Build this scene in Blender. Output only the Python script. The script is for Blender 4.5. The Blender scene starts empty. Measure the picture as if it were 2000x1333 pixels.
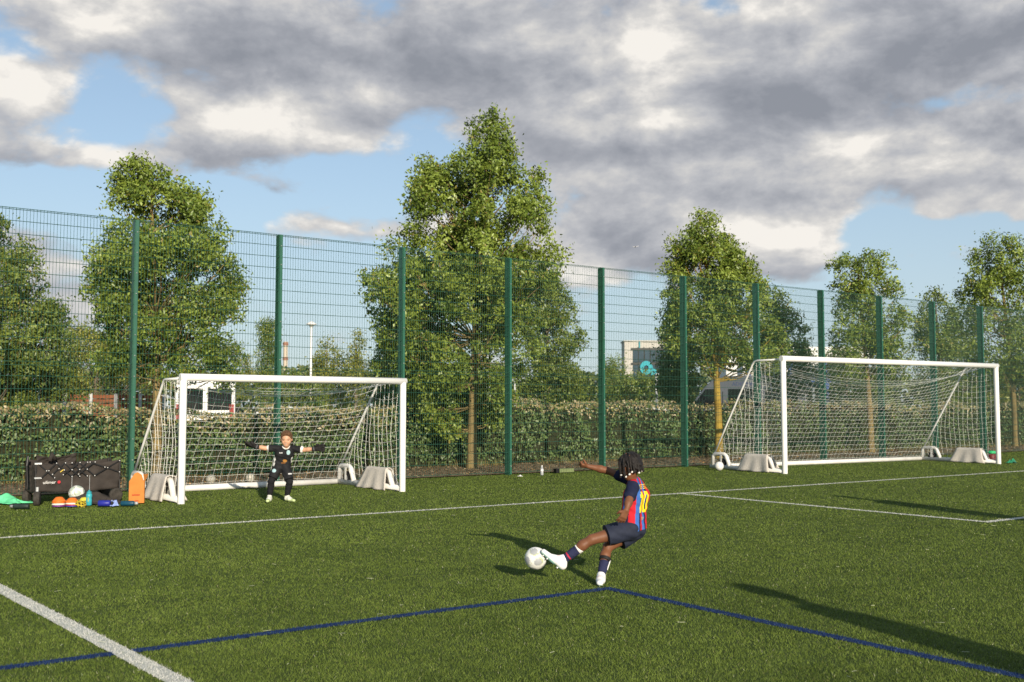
import bpy, bmesh, math, random
import numpy as np
from mathutils import Vector, Matrix

random.seed(7)
rng = np.random.default_rng(11)
scene = bpy.context.scene
COL = scene.collection
rad = math.radians

# ---------------------------------------------------------------- camera
CAM_H = 1.3567
cam_data = bpy.data.cameras.new('camera')
cam_data.sensor_width = 36.0
cam_data.lens = 36.77
cam_data.clip_start = 0.1
cam_data.clip_end = 20000
cam_data.dof.use_dof = True
cam_data.dof.focus_distance = 9.2
cam_data.dof.aperture_fstop = 4.5
cam = bpy.data.objects.new('camera', cam_data)
cam.location = (0, 0, CAM_H)
cam.rotation_euler = (math.pi / 2 + 0.0644, 0, 0)
COL.objects.link(cam)
scene.camera = cam
scene.render.resolution_x = 1024
scene.render.resolution_y = 682

# ---------------------------------------------------------------- exposure
scene.view_settings.view_transform = 'Standard'
scene.view_settings.look = 'None'
scene.view_settings.exposure = 0.32
scene.view_settings.gamma = 1.0

# ---------------------------------------------------------------- sun
SUN_EL = rad(16.5)
SUN_AZ = rad(160.0)                     # measured from +Y towards +X: behind the camera, to its right
sun_dir = Vector((math.sin(SUN_AZ) * math.cos(SUN_EL), math.cos(SUN_AZ) * math.cos(SUN_EL), math.sin(SUN_EL)))
sl = bpy.data.lights.new('sun', 'SUN')
sl.energy = 4.8
sl.angle = rad(0.53)
sl.color = (1.0, 0.89, 0.72)
so = bpy.data.objects.new('sun', sl)
so.rotation_euler = (-sun_dir).to_track_quat('-Z', 'Y').to_euler()
so.location = (8, -20, 12)
COL.objects.link(so)

# ---------------------------------------------------------------- world: Nishita sky with a procedural cloud deck
SKY_STRENGTH = 0.11
world = bpy.data.worlds.new('World')
scene.world = world
world.use_nodes = True
wn = world.node_tree
wn.nodes.clear()


def wnode(t, **kw):
    n = wn.nodes.new(t)
    for k, v in kw.items():
        setattr(n, k, v)
    return n


def wlink(a, b):
    wn.links.new(a, b)


def wmath(op, a, b=None, c=None, clamp=False):
    n = wnode('ShaderNodeMath', operation=op, use_clamp=clamp)
    for i, x in enumerate((a, b, c)):
        if x is None:
            continue
        if isinstance(x, (int, float)):
            n.inputs[i].default_value = x
        else:
            wlink(x, n.inputs[i])
    return n.outputs[0]


def wvec(op, a, b=None, c=None, out=0):
    n = wnode('ShaderNodeVectorMath', operation=op)
    for i, x in enumerate((a, b, c)):
        if x is None:
            continue
        if isinstance(x, (tuple, list)):
            n.inputs[i].default_value = x
        else:
            wlink(x, n.inputs[i])
    return n.outputs[out]


sky = wnode('ShaderNodeTexSky', sky_type='NISHITA')
sky.sun_disc = False
sky.sun_elevation = SUN_EL
sky.sun_rotation = SUN_AZ
sky.altitude = 20
sky.air_density = 1.0
sky.dust_density = 0.35
sky.ozone_density = 2.0
tc = wnode('ShaderNodeTexCoord')
D = wvec('NORMALIZE', tc.outputs['Generated'])
sep = wnode('ShaderNodeSeparateXYZ')
wlink(D, sep.inputs[0])
az = wmath('ARCTAN2', sep.outputs[0], sep.outputs[1])
el = wmath('ARCSINE', sep.outputs[2])
comb = wnode('ShaderNodeCombineXYZ')
wlink(az, comb.inputs[0])
wlink(el, comb.inputs[1])
AE = comb.outputs[0]


def wnoise(vec, scale, detail, rough, lac=2.0, dist=0.0):
    n = wnode('ShaderNodeTexNoise')
    n.noise_dimensions = '3D'
    n.inputs['Scale'].default_value = scale
    n.inputs['Detail'].default_value = detail
    n.inputs['Roughness'].default_value = rough
    n.inputs['Lacunarity'].default_value = lac
    n.inputs['Distortion'].default_value = dist
    wlink(vec, n.inputs['Vector'])
    return n


PD = wvec('MULTIPLY', D, (1.0, 1.0, 1.75))
n_big = wnoise(PD, 9.5, 8.0, 0.55, 2.1, 0.15).outputs['Fac']
n_up = wnoise(wvec('ADD', PD, (0.010, 0.0, 0.032)), 9.5, 6.0, 0.55, 2.1, 0.15).outputs['Fac']
n_warp = wnoise(PD, 9.0, 3.0, 0.6).outputs['Color']
AEW = wvec('MULTIPLY_ADD', n_warp, (0.08, 0.05, 0.0), AE)
AEW = wvec('ADD', AEW, (-0.04, -0.025, 0.0))


def sky_dir(px, py):
    """azimuth and elevation of a cloud as measured in degrees-space of the view axis"""
    u, v = (px - 1000) / 2042.7, -(py - 666.5) / 2042.7
    c, s = math.cos(0.0644), math.sin(0.0644)
    x, y, z = u, c - v * s, s + v * c
    return math.atan2(x, y), math.atan2(z, math.hypot(x, y))


def blobs(lst):
    tot = None
    for (px, py, rx, ry, w) in lst:
        a, e = sky_dir(px, py)
        kx, ky = 2042.7 / rx, 2042.7 / ry
        d = wvec('MULTIPLY_ADD', AEW, (kx, ky, 0), (-a * kx, -e * ky, 0))
        q = wvec('DOT_PRODUCT', d, d, out=1)
        g = wmath('POWER', 0.36788, q)
        tot = wmath('MULTIPLY', g, w) if tot is None else wmath('MULTIPLY_ADD', g, w, tot)
    return tot


CLOUD = [  # where cloud masses stand and where the blue shows: x, y, half width, half height, weight
    (150, 30, 260, 60, 0.7), (520, 90, 360, 120, 1.0), (900, 120, 330, 140, 1.0), (1250, 90, 220, 130, 0.9), (1650, 90, 420, 130, 1.0), (1900, 100, 200, 110, 0.8),
    (70, 190, 100, 100, 0.9), (60, 310, 120, 36, 0.6), (600, 215, 190, 75, 1.0), (400, 260, 130, 70, 0.7), (560, 300, 190, 40, 0.7), (230, 315, 130, 36, 0.7),
    (1050, 240, 160, 60, 0.7), (1300, 260, 260, 80, 0.9), (1550, 250, 260, 90, 0.9), (1250, 390, 260, 100, 1.0), (1550, 350, 260, 80, 0.85), (1180, 480, 170, 90, 1.0),
    (1420, 480, 220, 70, 1.0), (1580, 470, 90, 60, 0.75), (1800, 310, 200, 70, 0.75), (1940, 290, 120, 70, 0.7), (1880, 390, 170, 45, 0.85), (1840, 497, 85, 26, 0.9),
    (530, 382, 90, 26, 1.1), (600, 450, 200, 24, 0.8), (715, 396, 26, 10, 0.5), (100, 500, 230, 45, 0.8), (180, 600, 280, 50, 0.6), (1450, 540, 200, 20, 0.35),
    (215, 175, 55, 70, -1.22), (40, 95, 90, 22, -0.68), (300, 225, 40, 40, -0.47), (330, 400, 190, 40, -1.22), (690, 365, 130, 50, -1.35), (835, 290, 60, 50, -1.08), (100, 390, 200, 36, -1.22), (600, 165, 70, 14, -0.41),
    (1400, 6, 50, 26, -1.05), (1165, 242, 60, 16, -0.68), (1720, 455, 80, 70, -1.22), (1900, 445, 170, 26, -0.94), (1930, 190, 120, 18, -0.94), (1085, 250, 30, 30, -0.41),
    (700, 540, 380, 70, -0.65), (1750, 570, 420, 50, -0.65), (1200, 590, 260, 40, -0.49), (320, 500, 100, 60, -0.81)]
BRIGHT = [  # sunlit heaps (+) and shaded bases (-)
    (180, 25, 200, 50, 0.28), (80, 165, 110, 70, 0.45), (90, 250, 90, 40, 0.15), (640, 185, 130, 40, 0.50), (500, 215, 80, 35, 0.35), (560, 270, 190, 40, 0.30), (230, 305, 120, 36, 0.35),
    (1310, 30, 110, 60, 0.40), (1270, 140, 90, 50, 0.38), (1330, 235, 75, 26, 0.50), (1480, 15, 60, 30, 0.35), (1420, 100, 60, 40, 0.2), (1560, 330, 140, 40, 0.28), (1690, 290, 60, 40, 0.25),
    (1590, 455, 90, 50, 0.38), (1440, 440, 90, 40, 0.30), (1140, 370, 100, 40, 0.25), (1850, 490, 60, 16, 0.45), (600, 448, 180, 16, 0.35), (1900, 395, 140, 40, 0.22), (1820, 330, 120, 36, 0.18), (1150, 200, 40, 14, 0.3), (1950, 240, 90, 30, 0.15),
    (500, 125, 300, 60, -0.26), (820, 130, 220, 80, -0.22), (1760, 130, 330, 60, -0.28), (1520, 220, 190, 45, -0.30), (1220, 295, 150, 36, -0.26),
    (1950, 50, 160, 60, -0.15), (535, 388, 90, 26, -0.35), (50, 322, 110, 26, -0.25), (430, 330, 130, 22, -0.25), (1060, 250, 120, 40, -0.12), (1300, 380, 160, 40, -0.12), (1180, 480, 120, 40, -0.1), (1780, 370, 120, 24, -0.15)]
cov = blobs(CLOUD)
noise_c = wmath('MULTIPLY_ADD', n_big, 3.4, -1.80)
field = wmath('MULTIPLY_ADD', cov, 0.78, noise_c)
mr = wnode('ShaderNodeMapRange', interpolation_type='SMOOTHSTEP')
wlink(field, mr.inputs[0])
mr.inputs[1].default_value = -0.08
mr.inputs[2].default_value = 0.55
mask = mr.outputs[0]
# lit tops: where the deck thins towards the light
lit = wmath('SUBTRACT', n_big, n_up)
br = wmath('MULTIPLY_ADD', lit, 2.0, 0.53)
n_puff = wnoise(PD, 19.0, 6.0, 0.6, 2.1, 0.3).outputs['Fac']
br = wmath('ADD', br, wmath('MULTIPLY_ADD', n_puff, 0.30, -0.15))
n_fine = wnoise(PD, 4.5, 6.0, 0.55).outputs['Fac']
br = wmath('ADD', br, wmath('MULTIPLY_ADD', n_fine, 0.4, -0.20))
thick = wmath('MULTIPLY_ADD', field, -0.05, 0.03)
br = wmath('ADD', br, thick)
br = wmath('ADD', br, blobs(BRIGHT), clamp=True)
ramp = wnode('ShaderNodeValToRGB')
wlink(br, ramp.inputs[0])
cr = ramp.color_ramp
cr.elements[0].position = 0.0
cr.elements[0].color = (0.225, 0.240, 0.275, 1)
cr.elements[1].position = 1.0
cr.elements[1].color = (0.74, 0.71, 0.665, 1)
for pos, c in ((0.3, (0.298, 0.311, 0.345, 1)), (0.55, (0.398, 0.406, 0.430, 1)), (0.78, (0.53, 0.522, 0.512, 1))):
    e_ = cr.elements.new(pos)
    e_.color = c
cl_col = wvec('SCALE', ramp.outputs[0])
cl_col.node.inputs['Scale'].default_value = 1.0 / SKY_STRENGTH
mix = wnode('ShaderNodeMix', data_type='RGBA')
wlink(mask, mix.inputs[0])
veil = wnode('ShaderNodeMix', data_type='RGBA')      # thin high haze between the clouds
hz_ = wnode('ShaderNodeMapRange', interpolation_type='SMOOTHSTEP')
wlink(el, hz_.inputs[0])
hz_.inputs[1].default_value = 0.0
hz_.inputs[2].default_value = 0.30
hz_.inputs[3].default_value = 0.80
hz_.inputs[4].default_value = 0.34
wlink(hz_.outputs[0], veil.inputs[0])
wlink(sky.outputs[0], veil.inputs[6])
veil.inputs[7].default_value = (0.41 / SKY_STRENGTH, 0.50 / SKY_STRENGTH, 0.58 / SKY_STRENGTH, 1)
wlink(veil.outputs[2], mix.inputs[6])
wlink(cl_col, mix.inputs[7])
bg = wnode('ShaderNodeBackground')
bg.inputs[1].default_value = SKY_STRENGTH
wlink(mix.outputs[2], bg.inputs[0])
world.cycles.sampling_method = 'MANUAL'
world.cycles.sample_map_resolution = 256
scene.cycles.caustics_reflective = False
scene.cycles.caustics_refractive = False
scene.cycles.max_bounces = 5
scene.cycles.diffuse_bounces = 2
scene.cycles.glossy_bounces = 2
scene.cycles.transmission_bounces = 4
scene.cycles.transparent_max_bounces = 4
wo = wnode('ShaderNodeOutputWorld')
wlink(bg.outputs[0], wo.inputs[0])


# ================================================================ helpers
def tag(o, label=None, cat=None, group=None, kind=None):
    if label:
        o['label'] = label
    if cat:
        o['category'] = cat
    if group:
        o['group'] = group
    if kind:
        o['kind'] = kind
    return o


def empty(name, loc=(0, 0, 0), rz=0.0, label=None, cat=None, group=None):
    o = bpy.data.objects.new(name, None)
    o.empty_display_size = 0.2
    COL.objects.link(o)
    o.location = loc
    o.rotation_euler = (0, 0, rz)
    return tag(o, label, cat, group)


def link_mesh(name, me, parent=None, loc=None, rot=None):
    o = bpy.data.objects.new(name, me)
    COL.objects.link(o)
    if parent is not None:
        o.parent = parent
    if loc is not None:
        o.location = loc
    if rot is not None:
        o.rotation_euler = rot
    return o


def frame_of(axis):
    a = Vector(axis).normalized()
    ref = Vector((0, 0, 1)) if abs(a.z) < 0.95 else Vector((1, 0, 0))
    u = a.cross(ref).normalized()
    return u, a.cross(u).normalized(), a


class MB:
    def __init__(self):
        self.v, self.f, self.c = [], [], []
        self.has_c = False

    def add(self, vs, fs, col=None):
        o = len(self.v)
        self.v += [tuple(p) for p in vs]
        self.f += [tuple(i + o for i in q) for q in fs]
        self.c += [col or (1, 1, 1)] * len(vs)
        if col:
            self.has_c = True
        return self

    def box(self, c, s, R=None, col=None):
        x, y, z = s[0] / 2, s[1] / 2, s[2] / 2
        vs = [Vector((a * x, b * y, d * z)) for d in (-1, 1) for b in (-1, 1) for a in (-1, 1)]
        if R is not None:
            vs = [R @ p for p in vs]
        vs = [p + Vector(c) for p in vs]
        return self.add(vs, [(0, 2, 3, 1), (4, 5, 7, 6), (0, 1, 5, 4), (2, 6, 7, 3), (0, 4, 6, 2), (1, 3, 7, 5)], col)

    def tube(self, pts, r, n=8, caps=True, col=None):
        pts = [Vector(p) for p in pts]
        m = len(pts)
        rs = r if isinstance(r, (list, tuple)) else [r] * m
        vs, fs = [], []
        u0 = None
        for i, p in enumerate(pts):
            t = pts[min(i + 1, m - 1)] - pts[max(i - 1, 0)]
            t.normalize()
            if u0 is None:
                u0, _, _ = frame_of(t)
            u0 = (u0 - t * u0.dot(t))
            if u0.length < 1e-6:
                u0, _, _ = frame_of(t)
            u0.normalize()
            w = t.cross(u0)
            for k in range(n):
                a = 2 * math.pi * k / n
                vs.append(p + (u0 * math.cos(a) + w * math.sin(a)) * rs[i])
        for i in range(m - 1):
            for k in range(n):
                k2 = (k + 1) % n
                fs.append((i * n + k, i * n + k2, (i + 1) * n + k2, (i + 1) * n + k))
        if caps:
            fs.append(tuple(range(n - 1, -1, -1)))
            fs.append(tuple((m - 1) * n + k for k in range(n)))
        return self.add(vs, fs, col)

    def lathe(self, prof, n=16, c=(0, 0, 0), axis=(0, 0, 1), col=None):
        u, w, a = frame_of(axis)
        c = Vector(c)
        vs, fs = [], []
        for (r, z) in prof:
            for k in range(n):
                t = 2 * math.pi * k / n
                vs.append(c + a * z + (u * math.cos(t) + w * math.sin(t)) * max(r, 1e-4))
        for i in range(len(prof) - 1):
            for k in range(n):
                k2 = (k + 1) % n
                fs.append((i * n + k, i * n + k2, (i + 1) * n + k2, (i + 1) * n + k))
        fs.append(tuple(range(n - 1, -1, -1)))
        fs.append(tuple((len(prof) - 1) * n + k for k in range(n)))
        return self.add(vs, fs, col)

    def prism(self, poly, y0, y1, col=None):
        """polygon in x,z extruded along y"""
        n = len(poly)
        vs = [(p[0], y0, p[1]) for p in poly] + [(p[0], y1, p[1]) for p in poly]
        fs = [tuple(range(n)), tuple(range(2 * n - 1, n - 1, -1))]
        for i in range(n):
            j = (i + 1) % n
            fs.append((i, i + n, j + n, j))
        return self.add(vs, fs, col)

    def mesh(self, name, mat=None, smooth=False):
        me = bpy.data.meshes.new(name)
        me.from_pydata(self.v, [], self.f)
        if mat is not None:
            me.materials.append(mat)
        if self.has_c:
            at = me.color_attributes.new('Col', 'FLOAT_COLOR', 'POINT')
            a = np.ones((len(self.v), 4), np.float32)
            a[:, :3] = np.array(self.c, np.float32)
            at.data.foreach_set('color', a.ravel())
        bm = bmesh.new()
        bm.from_mesh(me)
        bmesh.ops.recalc_face_normals(bm, faces=bm.faces)
        bm.to_mesh(me)
        bm.free()
        if smooth:
            me.polygons.foreach_set('use_smooth', [True] * len(me.polygons))
        me.update()
        return me

    def build(self, name, mat=None, parent=None, smooth=False, bevel=0.0, loc=None, rot=None):
        me = self.mesh(name, mat, smooth)
        o = link_mesh(name, me, parent, loc, rot)
        if bevel:
            b = o.modifiers.new('bevel', 'BEVEL')
            b.width = bevel
            b.segments = 2
            b.limit_method = 'ANGLE'
            b.angle_limit = rad(40)
        return o


def np_mesh(name, V, F, mat=None, cols=None, smooth=False):
    """fast mesh from numpy arrays; F is (m,3) or (m,4)"""
    me = bpy.data.meshes.new(name)
    V = np.asarray(V, np.float32)
    F = np.asarray(F, np.int32)
    m, k = F.shape
    me.vertices.add(len(V))
    me.vertices.foreach_set('co', V.ravel())
    me.loops.add(m * k)
    me.loops.foreach_set('vertex_index', F.ravel())
    me.polygons.add(m)
    me.polygons.foreach_set('loop_start', np.arange(0, m * k, k, dtype=np.int32))
    me.polygons.foreach_set('loop_total', np.full(m, k, np.int32))
    if smooth:
        me.polygons.foreach_set('use_smooth', np.ones(m, bool))
    if cols is not None:
        at = me.color_attributes.new('Col', 'FLOAT_COLOR', 'POINT')
        a = np.ones((len(V), 4), np.float32)
        a[:, :3] = cols
        at.data.foreach_set('color', a.ravel())
    me.update(calc_edges=True)
    me.validate()
    if mat is not None:
        me.materials.append(mat)
    return me


def mat(name, col=(0.5, 0.5, 0.5), rough=0.6, var=0.12, scale=12.0, bump=0.0, bscale=80.0, spec=0.3, metal=0.0,
        attr=False, transl=0.0, col2=None, detail=4.0, coat=0.0, sheen=0.0, stretch=None):
    m = bpy.data.materials.new(name)
    m.use_nodes = True
    nt = m.node_tree
    b = nt.nodes['Principled BSDF']
    b.inputs['Roughness'].default_value = rough
    b.inputs['Specular IOR Level'].default_value = spec
    b.inputs['Metallic'].default_value = metal
    b.inputs['Coat Weight'].default_value = coat
    b.inputs['Sheen Weight'].default_value = sheen
    tcn = nt.nodes.new('ShaderNodeTexCoord')
    vec = tcn.outputs['Object']
    if stretch:
        mp = nt.nodes.new('ShaderNodeMapping')
        mp.inputs['Scale'].default_value = stretch
        nt.links.new(vec, mp.inputs['Vector'])
        vec = mp.outputs[0]
    nz = nt.nodes.new('ShaderNodeTexNoise')
    nz.inputs['Scale'].default_value = scale
    nz.inputs['Detail'].default_value = detail
    nt.links.new(vec, nz.inputs['Vector'])
    mx = nt.nodes.new('ShaderNodeMix')
    mx.data_type = 'RGBA'
    rmp = nt.nodes.new('ShaderNodeMapRange')
    rmp.inputs[1].default_value = 0.3
    rmp.inputs[2].default_value = 0.7
    nt.links.new(nz.outputs['Fac'], rmp.inputs[0])
    nt.links.new(rmp.outputs[0], mx.inputs[0])
    if col2 is None:
        A = [min(1, c * (1 - var)) for c in col]
        B = [min(1, c * (1 + var)) for c in col]
    else:
        A, B = col, col2
    mx.inputs[6].default_value = (*A, 1)
    mx.inputs[7].default_value = (*B, 1)
    out = mx.outputs[2]
    if attr:
        at = nt.nodes.new('ShaderNodeVertexColor')
        at.layer_name = 'Col'
        mm = nt.nodes.new('ShaderNodeMix')
        mm.data_type = 'RGBA'
        mm.blend_type = 'MULTIPLY'
        mm.inputs[0].default_value = 1.0
        nt.links.new(out, mm.inputs[6])
        nt.links.new(at.outputs['Color'], mm.inputs[7])
        out = mm.outputs[2]
    nt.links.new(out, b.inputs['Base Color'])
    if bump:
        n2 = nt.nodes.new('ShaderNodeTexNoise')
        n2.inputs['Scale'].default_value = bscale
        n2.inputs['Detail'].default_value = 5
        nt.links.new(vec, n2.inputs['Vector'])
        bp = nt.nodes.new('ShaderNodeBump')
        bp.inputs['Strength'].default_value = bump
        bp.inputs['Distance'].default_value = 0.01
        nt.links.new(n2.outputs['Fac'], bp.inputs['Height'])
        nt.links.new(bp.outputs[0], b.inputs['Normal'])
    if transl:
        tr = nt.nodes.new('ShaderNodeBsdfTranslucent')
        nt.links.new(out, tr.inputs['Color'])
        ms = nt.nodes.new('ShaderNodeMixShader')
        ms.inputs[0].default_value = transl
        nt.links.new(b.outputs[0], ms.inputs[1])
        nt.links.new(tr.outputs[0], ms.inputs[2])
        nt.links.new(ms.outputs[0], nt.nodes['Material Output'].inputs['Surface'])
    return m


# the pitch frame: s runs along the perimeter fence, n across it (away from the pitch)
FA = 0.6202
F0 = (-0.034, 21.508)
DX, DY = math.cos(FA), math.sin(FA)


def W(s, n, z=0.0):
    return (F0[0] + s * DX - n * DY, F0[1] + s * DY + n * DX, z)


def to_sn(x, y):
    x, y = x - F0[0], y - F0[1]
    return x * DX + y * DY, -x * DY + y * DX
# ================================================================ ground, turf, lines
M_ground = mat('dry_ground', (0.16, 0.14, 0.08), 0.9, col2=(0.10, 0.12, 0.05), scale=0.4, bump=0.3, bscale=6)
M_asphalt = mat('asphalt', (0.055, 0.055, 0.057), 0.9, var=0.25, scale=3, bump=0.3, bscale=120)
M_turf = mat('turf_base', (0.045, 0.066, 0.016), 0.9, col2=(0.080, 0.108, 0.030), scale=2.2, bump=0.5, bscale=220, spec=0.1, detail=8)
M_blade = mat('turf_fibre', (1, 1, 1), 0.55, var=0.10, scale=0.9, attr=True, spec=0.18, transl=0.18)
M_mulch = mat('mulch', (0.22, 0.16, 0.10), 0.95, col2=(0.33, 0.25, 0.16), scale=9, bump=0.9, bscale=50, spec=0.1, detail=8)
M_linew = mat('line_white_base', (0.50, 0.50, 0.44), 0.9, var=0.2, scale=40, spec=0.1)
M_lineb = mat('line_blue_base', (0.012, 0.03, 0.10), 0.9, var=0.3, scale=40, spec=0.1)


def skew(n):
    """the thick line on the left does not run quite square to the others"""
    return -10.745 - (n + 12.26) * 0.0656


def sheet(name, s0, s1, n0, n1, z, m, ns=1, nn=1, sk=False):
    V, F = [], []
    for j in range(nn + 1):
        for i in range(ns + 1):
            V.append(W(s0 + (s1 - s0) * i / ns + (skew(n0 + (n1 - n0) * j / nn) if sk else 0), n0 + (n1 - n0) * j / nn, z))
    for j in range(nn):
        for i in range(ns):
            a = j * (ns + 1) + i
            F.append((a, a + 1, a + ns + 2, a + ns + 1))
    me = bpy.data.meshes.new(name)
    me.from_pydata(V, [], F)
    me.materials.append(m)
    return link_mesh(name, me)


g = MB().add([(-6000, -3000, -0.06), (6000, -3000, -0.06), (6000, 9000, -0.06), (-6000, 9000, -0.06)], [(0, 1, 2, 3)])
tag(g.build('ground', M_ground), 'dry grassy ground reaching to the horizon', 'ground', kind='structure')
tag(sheet('pitch_turf', -70, 90, -80, 0.22, 0.0, M_turf), 'green artificial turf pitch', 'turf', kind='structure')
tag(sheet('mulch_bed', -70, 90, 0.22, 5.2, 0.012, M_mulch), 'brown bark mulch bed behind the green fence', 'mulch', kind='structure')
tag(sheet('car_park', -70, 120, 6.2, 70, -0.02, M_asphalt), 'dark asphalt car park behind the hedge', 'car park', kind='structure')

# inlaid lines, rectangles in the pitch frame: s0, s1, n0, n1, colour
LINES = [
    ('pitch_line', -40, 60, -5.44, -5.34, 'w', 'long straight white line running past both goals'),
    ('pitch_line', -0.57, -0.47, -10.5, -5.44, 'w', 'white line running from the long line towards the right edge'),
    ('pitch_line', -0.57, 40, -10.6, -10.5, 'w', 'short white line stub at the right edge of the pitch'),
    ('pitch_line', -0.055, 0.055, -24, -5.44, 'k', 'thick white line crossing the lower left corner'),
    ('pitch_line', -40, -10.85, -11.492, -11.404, 'b', 'blue line left of the thick white line'),
    ('pitch_line', -10.735, -7.199, -11.492, -11.404, 'b', 'blue line from the thick white line to the kicker'),
    ('pitch_line', -7.287, -7.199, -26, -11.492, 'b', 'blue line from the kicker to the lower right corner'),
]
for nm, s0, s1, n0, n1, c, lab in LINES:
    tag(sheet(nm, s0, s1, n0, n1, 0.004, M_lineb if c == 'b' else M_linew, sk=(c == 'k')), lab, 'pitch line', kind='structure')


def on_lines(s, n):
    k = np.zeros(len(s), int)
    for _, s0, s1, n0, n1, c, _l in LINES:
        w = 0.004
        if c == 'k':
            k[(np.abs(s - skew(n)) < 0.058) & (n > n0) & (n < n1)] = 1
            continue
        k[(s > s0 - w) & (s < s1 + w) & (n > n0 - w) & (n < n1 + w)] = 1 if c == 'w' else 2
    return k


def vnoise(x, y, sc, seed):
    """cheap smooth value noise on arrays"""
    r = np.random.default_rng(seed).random((64, 64)).astype(np.float32)
    x = x * sc
    y = y * sc
    xi, yi = np.floor(x).astype(int), np.floor(y).astype(int)
    fx, fy = x - xi, y - yi
    fx, fy = fx * fx * (3 - 2 * fx), fy * fy * (3 - 2 * fy)
    g_ = lambda a, b: r[a % 64, b % 64]
    return (g_(xi, yi) * (1 - fx) + g_(xi + 1, yi) * fx) * (1 - fy) + (g_(xi, yi + 1) * (1 - fx) + g_(xi + 1, yi + 1) * fx) * fy


def blades(n, y0, y1, margin):
    """fibres thin out and grow coarser with distance, so that the pile looks even"""
    yy = np.linspace(y0, y1, 400)
    pdf = (0.49 * yy + margin) / yy ** 1.9
    cdf = np.cumsum(pdf)
    y = np.interp(rng.random(n), cdf / cdf[-1], yy)
    x = rng.uniform(-1, 1, n) * (0.49 * y + margin)
    w = 0.0018 * (y / 6.0) ** 0.95
    h = np.interp(y, [5, 9, 14, 30], [0.0130, 0.0125, 0.0120, 0.011])
    lean = 0.9
    s, nn_ = to_sn(x, y)
    ok = nn_ < 0.2
    x, y, s, nn_, w, h = x[ok], y[ok], s[ok], nn_[ok], w[ok], h[ok]
    kind = on_lines(s, nn_)
    seam = np.abs(nn_ + 10.03) < 0.02
    ok = ~(seam & (rng.random(len(x)) < 0.75))
    x, y, kind, s, nn_, w, h = x[ok], y[ok], kind[ok], s[ok], nn_[ok], w[ok], h[ok]
    N = len(x)
    ang = rng.uniform(0, 2 * np.pi, N)
    hh = h * rng.uniform(0.6, 1.35, N)
    ww = w * rng.uniform(0.7, 1.3, N)
    ln = lean * rng.uniform(0.2, 1.4, N) * hh
    la = rng.uniform(0, 2 * np.pi, N)
    dx, dy = np.cos(ang) * ww, np.sin(ang) * ww
    V = np.empty((N, 3, 3), np.float32)
    V[:, 0] = np.stack([x - dx, y - dy, np.zeros(N)], 1)
    V[:, 1] = np.stack([x + dx, y + dy, np.zeros(N)], 1)
    V[:, 2] = np.stack([x + np.cos(la) * ln, y + np.sin(la) * ln, hh], 1)
    t = np.clip(vnoise(x, y, 1.3, 3) * 0.30 + vnoise(x, y, 9.0, 4) * 0.35 + vnoise(x, y, 28.0, 6) * 0.35 + rng.random(N) * 0.55 - 0.22, 0, 1.2)
    t = t[:, None]
    c = np.array([0.056, 0.092, 0.014]) * (1 - t) + np.array([0.190, 0.255, 0.046]) * t
    dry = rng.random(N) < 0.006
    c[dry] = (0.42, 0.42, 0.27)
    bl = rng.random(N) < 0.03
    c[bl] = (0.20, 0.20, 0.07)
    wv = 0.62 + 0.22 * rng.random(N)[:, None]
    c = np.where((kind == 1)[:, None], np.array([0.95, 0.93, 0.86]) * wv, c)
    bv = 0.6 + 0.8 * rng.random(N)[:, None]
    c = np.where((kind == 2)[:, None], np.array([0.027, 0.060, 0.165]) * bv, c)
    # a few green fibres lean in over the paint
    stray = (kind > 0) & (rng.random(N) < 0.05)
    c[stray] = (0.12, 0.17, 0.035)
    return V.reshape(-1, 3), np.repeat(c, 3, 0)


bv, bc = blades(1150000, 4.6, 38.0, 1.5)
bf = np.arange(len(bv), dtype=np.int32).reshape(-1, 3)
o = link_mesh('turf_fibres', np_mesh('turf_fibres', bv, bf, M_blade, bc))
tag(o, 'short green turf fibres covering the pitch', 'turf', kind='stuff')

# torn pale fibres and crumbs lying on the turf
M_bit = mat('torn_fibre', (0.42, 0.44, 0.30), 0.8, var=0.2)
bits = MB()
for i in range(130):
    y = 5.2 + 14 * random.random() ** 1.5
    x = random.uniform(-1, 1) * (0.49 * y + 1)
    if to_sn(x, y)[1] > 0.1:
        continue
    L = random.uniform(0.02, 0.06)
    a = random.uniform(0, 6.3)
    p0 = Vector((x, y, 0.016))
    b_ = random.uniform(-0.6, 0.6)
    p1 = p0 + Vector((math.cos(a), math.sin(a), 0.1)) * L * 0.5
    p2 = p1 + Vector((math.cos(a + b_), math.sin(a + b_), 0.1)) * L * 0.5
    bits.tube([p0, p1, p2], 0.0013, 3, False)
tag(bits.build('torn_fibres', M_bit), 'pale torn fibres scattered over the turf', 'fibres', kind='stuff')

# bark chips and dry litter on the mulch bed
nchip = 16000
cs = rng.uniform(-12, 32, nchip)
cn = rng.uniform(0.24, 3.6, nchip)
cx = F0[0] + cs * DX - cn * DY
cy = F0[1] + cs * DY + cn * DX
ca = rng.uniform(0, 6.28, nchip)
cl = rng.uniform(0.012, 0.04, nchip)
cw = cl * rng.uniform(0.3, 0.6, nchip)
ctz = rng.uniform(-0.02, 0.03, (nchip, 4))
V = np.empty((nchip, 4, 3), np.float32)
for k, (a_, b_) in enumerate(((-1, -1), (1, -1), (1, 1), (-1, 1))):
    V[:, k, 0] = cx + np.cos(ca) * cl * a_ - np.sin(ca) * cw * b_
    V[:, k, 1] = cy + np.sin(ca) * cl * a_ + np.cos(ca) * cw * b_
    V[:, k, 2] = 0.022 + np.abs(ctz[:, k])
pal = np.array([(0.22, 0.15, 0.09), (0.34, 0.25, 0.15), (0.13, 0.09, 0.06), (0.44, 0.33, 0.19), (0.50, 0.28, 0.10)])
cc = pal[rng.choice(5, nchip, p=[0.34, 0.26, 0.2, 0.12, 0.08])] * rng.uniform(0.7, 1.2, (nchip, 1))
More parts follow.
